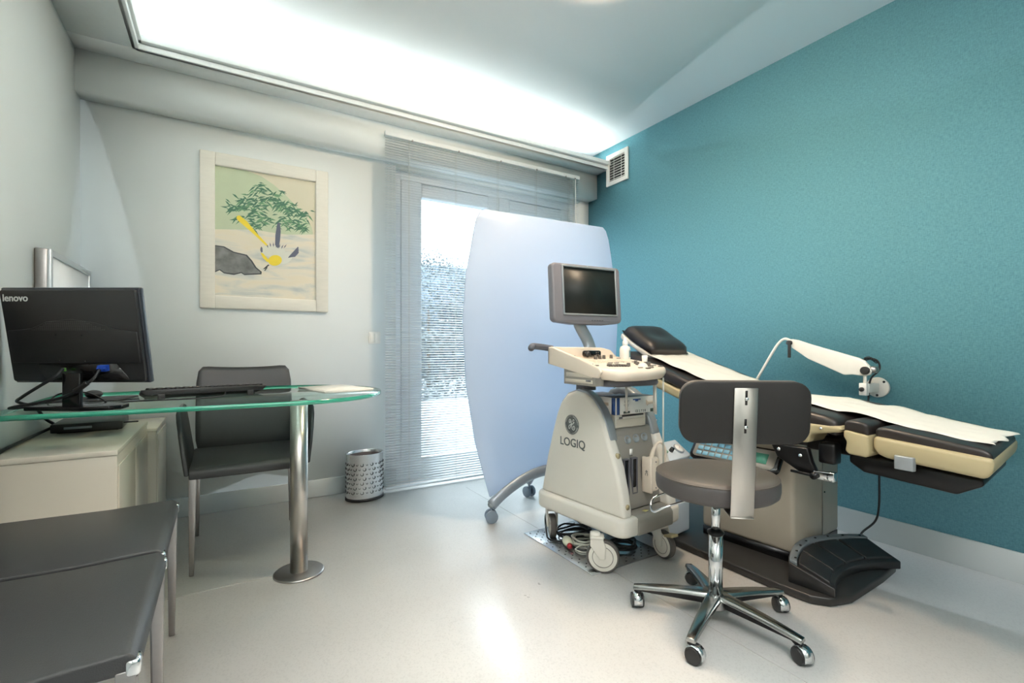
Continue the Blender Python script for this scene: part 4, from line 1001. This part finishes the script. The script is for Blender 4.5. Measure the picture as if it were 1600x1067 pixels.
# small medical units behind the stool
gu = thing('suction_unit', 'pale grey suction unit with a round gauge beside the table pedestal', 'suction unit', (1.985, 1.735, .035), R_(8))
MB().box((0, 0, .20), (.20, .18, .38), bev=.01, seg=3).build('body', mat('pale_grey_enamel', (196, 206, 214), .3), gu)
GM_ = Matrix.Translation((0, -.055, .405)) @ Euler((R_(35), 0, 0)).to_matrix().to_4x4()
MB(GM_).box((0, .02, 0), (.20, .12, .05), bev=.006).build('sloped_panel', mat('pale_grey_enamel', (196, 206, 214), .3), gu)
ga = MB(GM_).cyl((.045, .015, .024), (.045, .015, .034), .030, n=32, bev=.002).build('gauge', USSILV, gu)
MB(GM_).cyl((.045, .015, .0345), (.045, .015, .0352), .026, n=32).build('gauge_face', WHITEP, ga); MB(GM_).box((.05, .02, .0358), (.018, .0012, .001), rot=(0, 0, .7)).build('needle', RED, ga)
MB(GM_).cyl((-.025, .015, .024), (-.025, .015, .045), .012, .010, n=20).build('knob', BLACKG, gu)
MB(GM_).box((-.07, .015, .028), (.018, .016, .014), bev=.002).build('switch', mat('green_rocker', (110, 150, 130), .4), gu)
MB().box((0, -.0915, .26), (.17, .003, .18), bev=.001).build('door', mat('grey_blue_window', (150, 166, 182), .2), gu)
hz = []
for k in range(60):
    hz.append((-.07+.0*k+.04*math.sin(k/60*1.6)*1.2, .03, .40+.20*k/60))
MB().tube([(-.07, .03, .38), (-.06, .04, .46), (-.035, .05, .53), (.0, .06, .58)], .014, n=12).build('hose', USSILV, gu)
rr_ = MB()
for k in range(22):
    u = k/21; rr_.torus((-.07+.07*u**1.5, .03+.03*u, .39+.19*u), .015, .0022, rot=(0, R_(22*u), 0), n=16, k=5)
rr_.build('hose_rings', WHITEP, gu)
jr = thing('suction_jar', 'clear grey jar with dark tubes hanging beneath the backrest', 'jar', (1.955, 2.04, .035), 0)
MB().lathe([(0, 0), (.06, 0), (.065, .01), (.065, .5), (.05, .53), (.05, .56), (0, .56)], 24).build('jar_body', mat('grey_jar', (120, 134, 146), .2), jr)
MB().lathe([(.055, .56), (.055, .60), (0, .60)], 24).build('lid', BLACKP, jr)
MB().tube([(.02, 0, .60), (.03, -.02, .66), (.08, -.04, .66), (.13, -.06, .55), (.12, -.06, .42)], .007).build('tube', CABLEB, jr)

# ------------------------------------------------------------------ stool
st = thing('swivel_stool', 'dark swivel stool with round seat, low backrest and five chromed castor legs', 'stool', (1.545, 1.11, 0))
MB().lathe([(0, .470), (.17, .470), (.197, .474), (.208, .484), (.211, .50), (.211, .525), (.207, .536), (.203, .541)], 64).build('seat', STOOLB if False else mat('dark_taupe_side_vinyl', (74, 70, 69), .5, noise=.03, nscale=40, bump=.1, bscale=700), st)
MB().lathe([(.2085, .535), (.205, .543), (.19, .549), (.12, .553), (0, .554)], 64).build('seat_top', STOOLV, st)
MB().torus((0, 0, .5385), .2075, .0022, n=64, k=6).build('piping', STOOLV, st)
MB().cyl((0, 0, .455), (0, 0, .472), .10, n=32).build('seat_plate', BLKMET, st)
MB().cyl((0, 0, .30), (0, 0, .46), .0155, n=24).build('gas_lift', CHROME, st)
MB().cyl((0, 0, .085), (0, 0, .325), .0245, n=32).build('column', CHROME, st)
MB().lathe([(.0255, .316), (.029, .32), (.029, .328), (.016, .335)], 24).build('collar', BLKMET, st)
# lever loop
ld = Vector((-.86, .5, 0)).normalized(); lt = Vector((-ld.y, ld.x, 0))
P0 = Vector((0, 0, .455))
pts = [P0+ld*.07-lt*.03, P0+ld*.15-lt*.05, P0+ld*.215-lt*.045+Vector((0, 0, -.02)), P0+ld*.235-lt*.01+Vector((0, 0, -.045)), P0+ld*.235+lt*.03+Vector((0, 0, -.045)), P0+ld*.21+lt*.06+Vector((0, 0, -.02)), P0+ld*.13+lt*.05, P0+ld*.07+lt*.03]
MB().tube(pts, .004, n=10).build('lever_loop', CHROME, st)
angs = [126, 201, 276, 344, 57]
hub = MB().cyl((0, 0, .055), (0, 0, .10), .042, .034, n=30, bev=.004).build('hub', SATIN, st)
POL = mat('polished_aluminium', (176, 178, 176), .18, 1)
for a in angs:
    M = Euler((0, 0, R_(a))).to_matrix().to_4x4()
    b_ = bmesh.new(); rows = []
    for k in range(9):
        u = k/8; x = .02+.275*u; zt = .106-.012*u-.018*u*u; th_ = .014; w_ = .028*(1-u)+.014*u+.003
        rows.append([b_.verts.new((x, -w_, zt-th_)), b_.verts.new((x, w_, zt-th_)), b_.verts.new((x, w_*.72, zt)), b_.verts.new((x, -w_*.72, zt))])
    for r1_, r2_ in zip(rows, rows[1:]):
        for i in range(4): b_.faces.new((r1_[i], r1_[(i+1) % 4], r2_[(i+1) % 4], r2_[i]))
    b_.faces.new(rows[0]); b_.faces.new(rows[-1][::-1]); bmesh.ops.recalc_face_normals(b_, faces=b_.faces)
    bmesh.ops.bevel(b_, geom=[e for e in b_.edges if e.calc_face_angle(0) > .6], offset=.002, segments=2, profile=.5, affect='EDGES')
    lg = MB(M).merge(b_).build('leg', POL, st)
    MB(M).prism([(.03, .094), (.28, .070), (.292, .070), (.292, .052), (.272, .05), (.262, .058), (.04, .060)], .022, axis='Y', base=-.011, bev=.003).build('leg_underside', BLKMET, lg)
for a, rot in zip(angs, (-35, 15, -20, -30, 30)):
    x, y = .283*math.cos(R_(a)), .283*math.sin(R_(a))
    M = Matrix.Translation((x, y, 0)) @ Euler((0, 0, R_(rot))).to_matrix().to_4x4()
    c = MB(M)
    for s_ in (-1, 1): c.cyl((s_*.006, -.012, .026), (s_*.023, -.012, .026), .026, n=28, bev=.003)
    cc = c.build('caster', BLACKP, st)
    hd_ = MB(M)
    pr_ = [(-.012+.030*math.cos(R_(t_)), .026+.030*math.sin(R_(t_))) for t_ in range(-20, 201, 20)]+[(-.012+.0275*math.cos(R_(t_)), .026+.0275*math.sin(R_(t_))) for t_ in range(200, -21, -20)]
    hd_.prism(pr_, .032, axis='X', base=-.016).cyl((0, 0, .04), (0, 0, .062), .0075, n=12)
    hd_.build('caster_hood', CHROME, cc)
# backrest
bd_ = Vector((-.60, -.80, 0)).normalized()
ab = math.atan2(bd_.x, -bd_.y)   # rotation turning local -Y into bd_
BM = Euler((0, 0, ab)).to_matrix().to_4x4() @ Matrix.Translation((.012, -.21, .455)) @ Euler((R_(5), 0, 0)).to_matrix().to_4x4() @ Matrix.Translation((0, .21, -.455))
MB(BM @ Matrix.Translation((0, -.205, 0))).prism(rrect(.395, .200, .052, 7, .0, .795), .014, axis='Y', base=-.012, bev=.004, seg=2).build('backrest', STOOLB, st)
MB(BM @ Matrix.Translation((0, -.205, 0))).prism(rrect(.392, .197, .052, 7, .0, .797), .026, axis='Y', base=.003, bev=.010, seg=3).build('backrest_cushion', STOOLV, st)
sp = MB(BM)
sp.prism([(-.036, .452), (.036, .452), (.036, .876), (-.036, .876)], .005, axis='Y', base=-.2225, bev=.0015, seg=1)
sp.box((0, -.13, .4545), (.072, .19, .005), bev=.0015, seg=1)
sp.build('back_strap', STEEL, st)
sl_ = MB(BM)
for z in (.845, .755): sl_.box((0, -.2230, z), (.007, .0012, .046), bev=.0003, seg=1)
sl_.build('slot', BLACKG, st)
for z in (.842, .752): MB(BM).cyl((0, -.2225, z), (0, -.229, z), .0055, n=8).build('bolt', CHROME, st)

# ------------------------------------------------------------------ wall examination lamp
wl = thing('wall_lamp', 'white jointed examination lamp mounted on the teal wall above the table', 'lamp', (2.90, 1.13, .795))
def Wl(x, y, z): return (x-2.90, y-1.13, z-.795)
MB().cyl(Wl(2.90, 1.13, .795), Wl(2.885, 1.13, .795), .052, n=40, bev=.003).build('wall_plate', SILVP, wl)
for y, z in ((1.10, .825), (1.13, .755), (1.165, .80)): MB().cyl(Wl(2.885, y, z), Wl(2.882, y, z), .006, n=10).build('screw', BLACKP, wl)
MB().box(Wl(2.83, 1.135, .795), (.11, .03, .045), bev=.004).build('bracket', SILVP, wl)
MB().box(Wl(2.765, 1.14, .79), (.03, .034, .062), bev=.003).build('bracket_head', WHITEP, wl)
MB().cyl(Wl(2.765, 1.135, .82), Wl(2.765, 1.135, .87), .008, n=12).build('pivot_post', LAMPW, wl)
MB().cyl(Wl(2.745, 1.14, .79), Wl(2.735, 1.14, .79), .011, n=16).build('knob', BLACKP, wl)
MB(Matrix.Translation((-2.9, 0, 0))).prism([(y-1.13, z-.795) for y, z in [(1.495, 1.049), (1.46, 1.043), (1.39, 1.018), (1.16, .948), (1.135, .935), (1.11, .905), (1.098, .88), (1.112, .862), (1.14, .858), (1.186, .862), (1.222, .858), (1.40, .938), (1.49, 1.0)]], .028, axis='X', base=2.745, bev=.006, seg=3).build('arm', LAMPW, wl)
MB().cyl(Wl(2.785, 1.125, .885), Wl(2.73, 1.125, .885), .020, n=24, bev=.003).build('joint_knob', BLACKP, wl)
MB().cyl(Wl(2.79, 1.10, .89), Wl(2.75, 1.10, .89), .017, n=20).build('joint', SATIN, wl)
MB().tube([Wl(2.76, 1.49, 1.035), Wl(2.76, 1.53, 1.05), Wl(2.76, 1.562, 1.032), Wl(2.755, 1.60, .975), Wl(2.74, 1.70, .79)], .0075, n=12).build('lamp_tube', LAMPW, wl)
MB().cyl(Wl(2.775, 1.495, 1.027), Wl(2.725, 1.495, 1.027), .013, n=16).box(Wl(2.73, 1.492, .985), (.012, .016, .085), bev=.004).build('clamp_handle', BLACKP, wl)
MB().tube([Wl(2.775, 1.155, .925), Wl(2.80, 1.14, .945), Wl(2.82, 1.105, .935), Wl(2.82, 1.095, .89), Wl(2.80, 1.125, .84), Wl(2.79, 1.13, .76), Wl(2.79, 1.13, .70)], .0045, n=10).build('cable', CABLEB, wl)
rg = MB()
for k in range(8): a = k/7; rg.torus(Wl(2.778+.038*a, 1.155-.045*a, .925+.022*math.sin(a*3.0)), .009, .002, rot=(0, R_(60), R_(-40)), n=14, k=5)
rg.build('strain_relief', BLACKP, wl)
MB().tube([Wl(2.74, 1.70, .79), Wl(2.735, 1.72, .75), Wl(2.73, 1.73, .70)], .016, n=14).lathe([(0, 0), (.03, -.005), (.035, -.06), (.03, -.06), (0, -.02)], 20, M=Matrix.Translation(Wl(2.73, 1.73, .70))).build('lamp_head', LAMPW, wl)
bpy.context.view_layer.update()
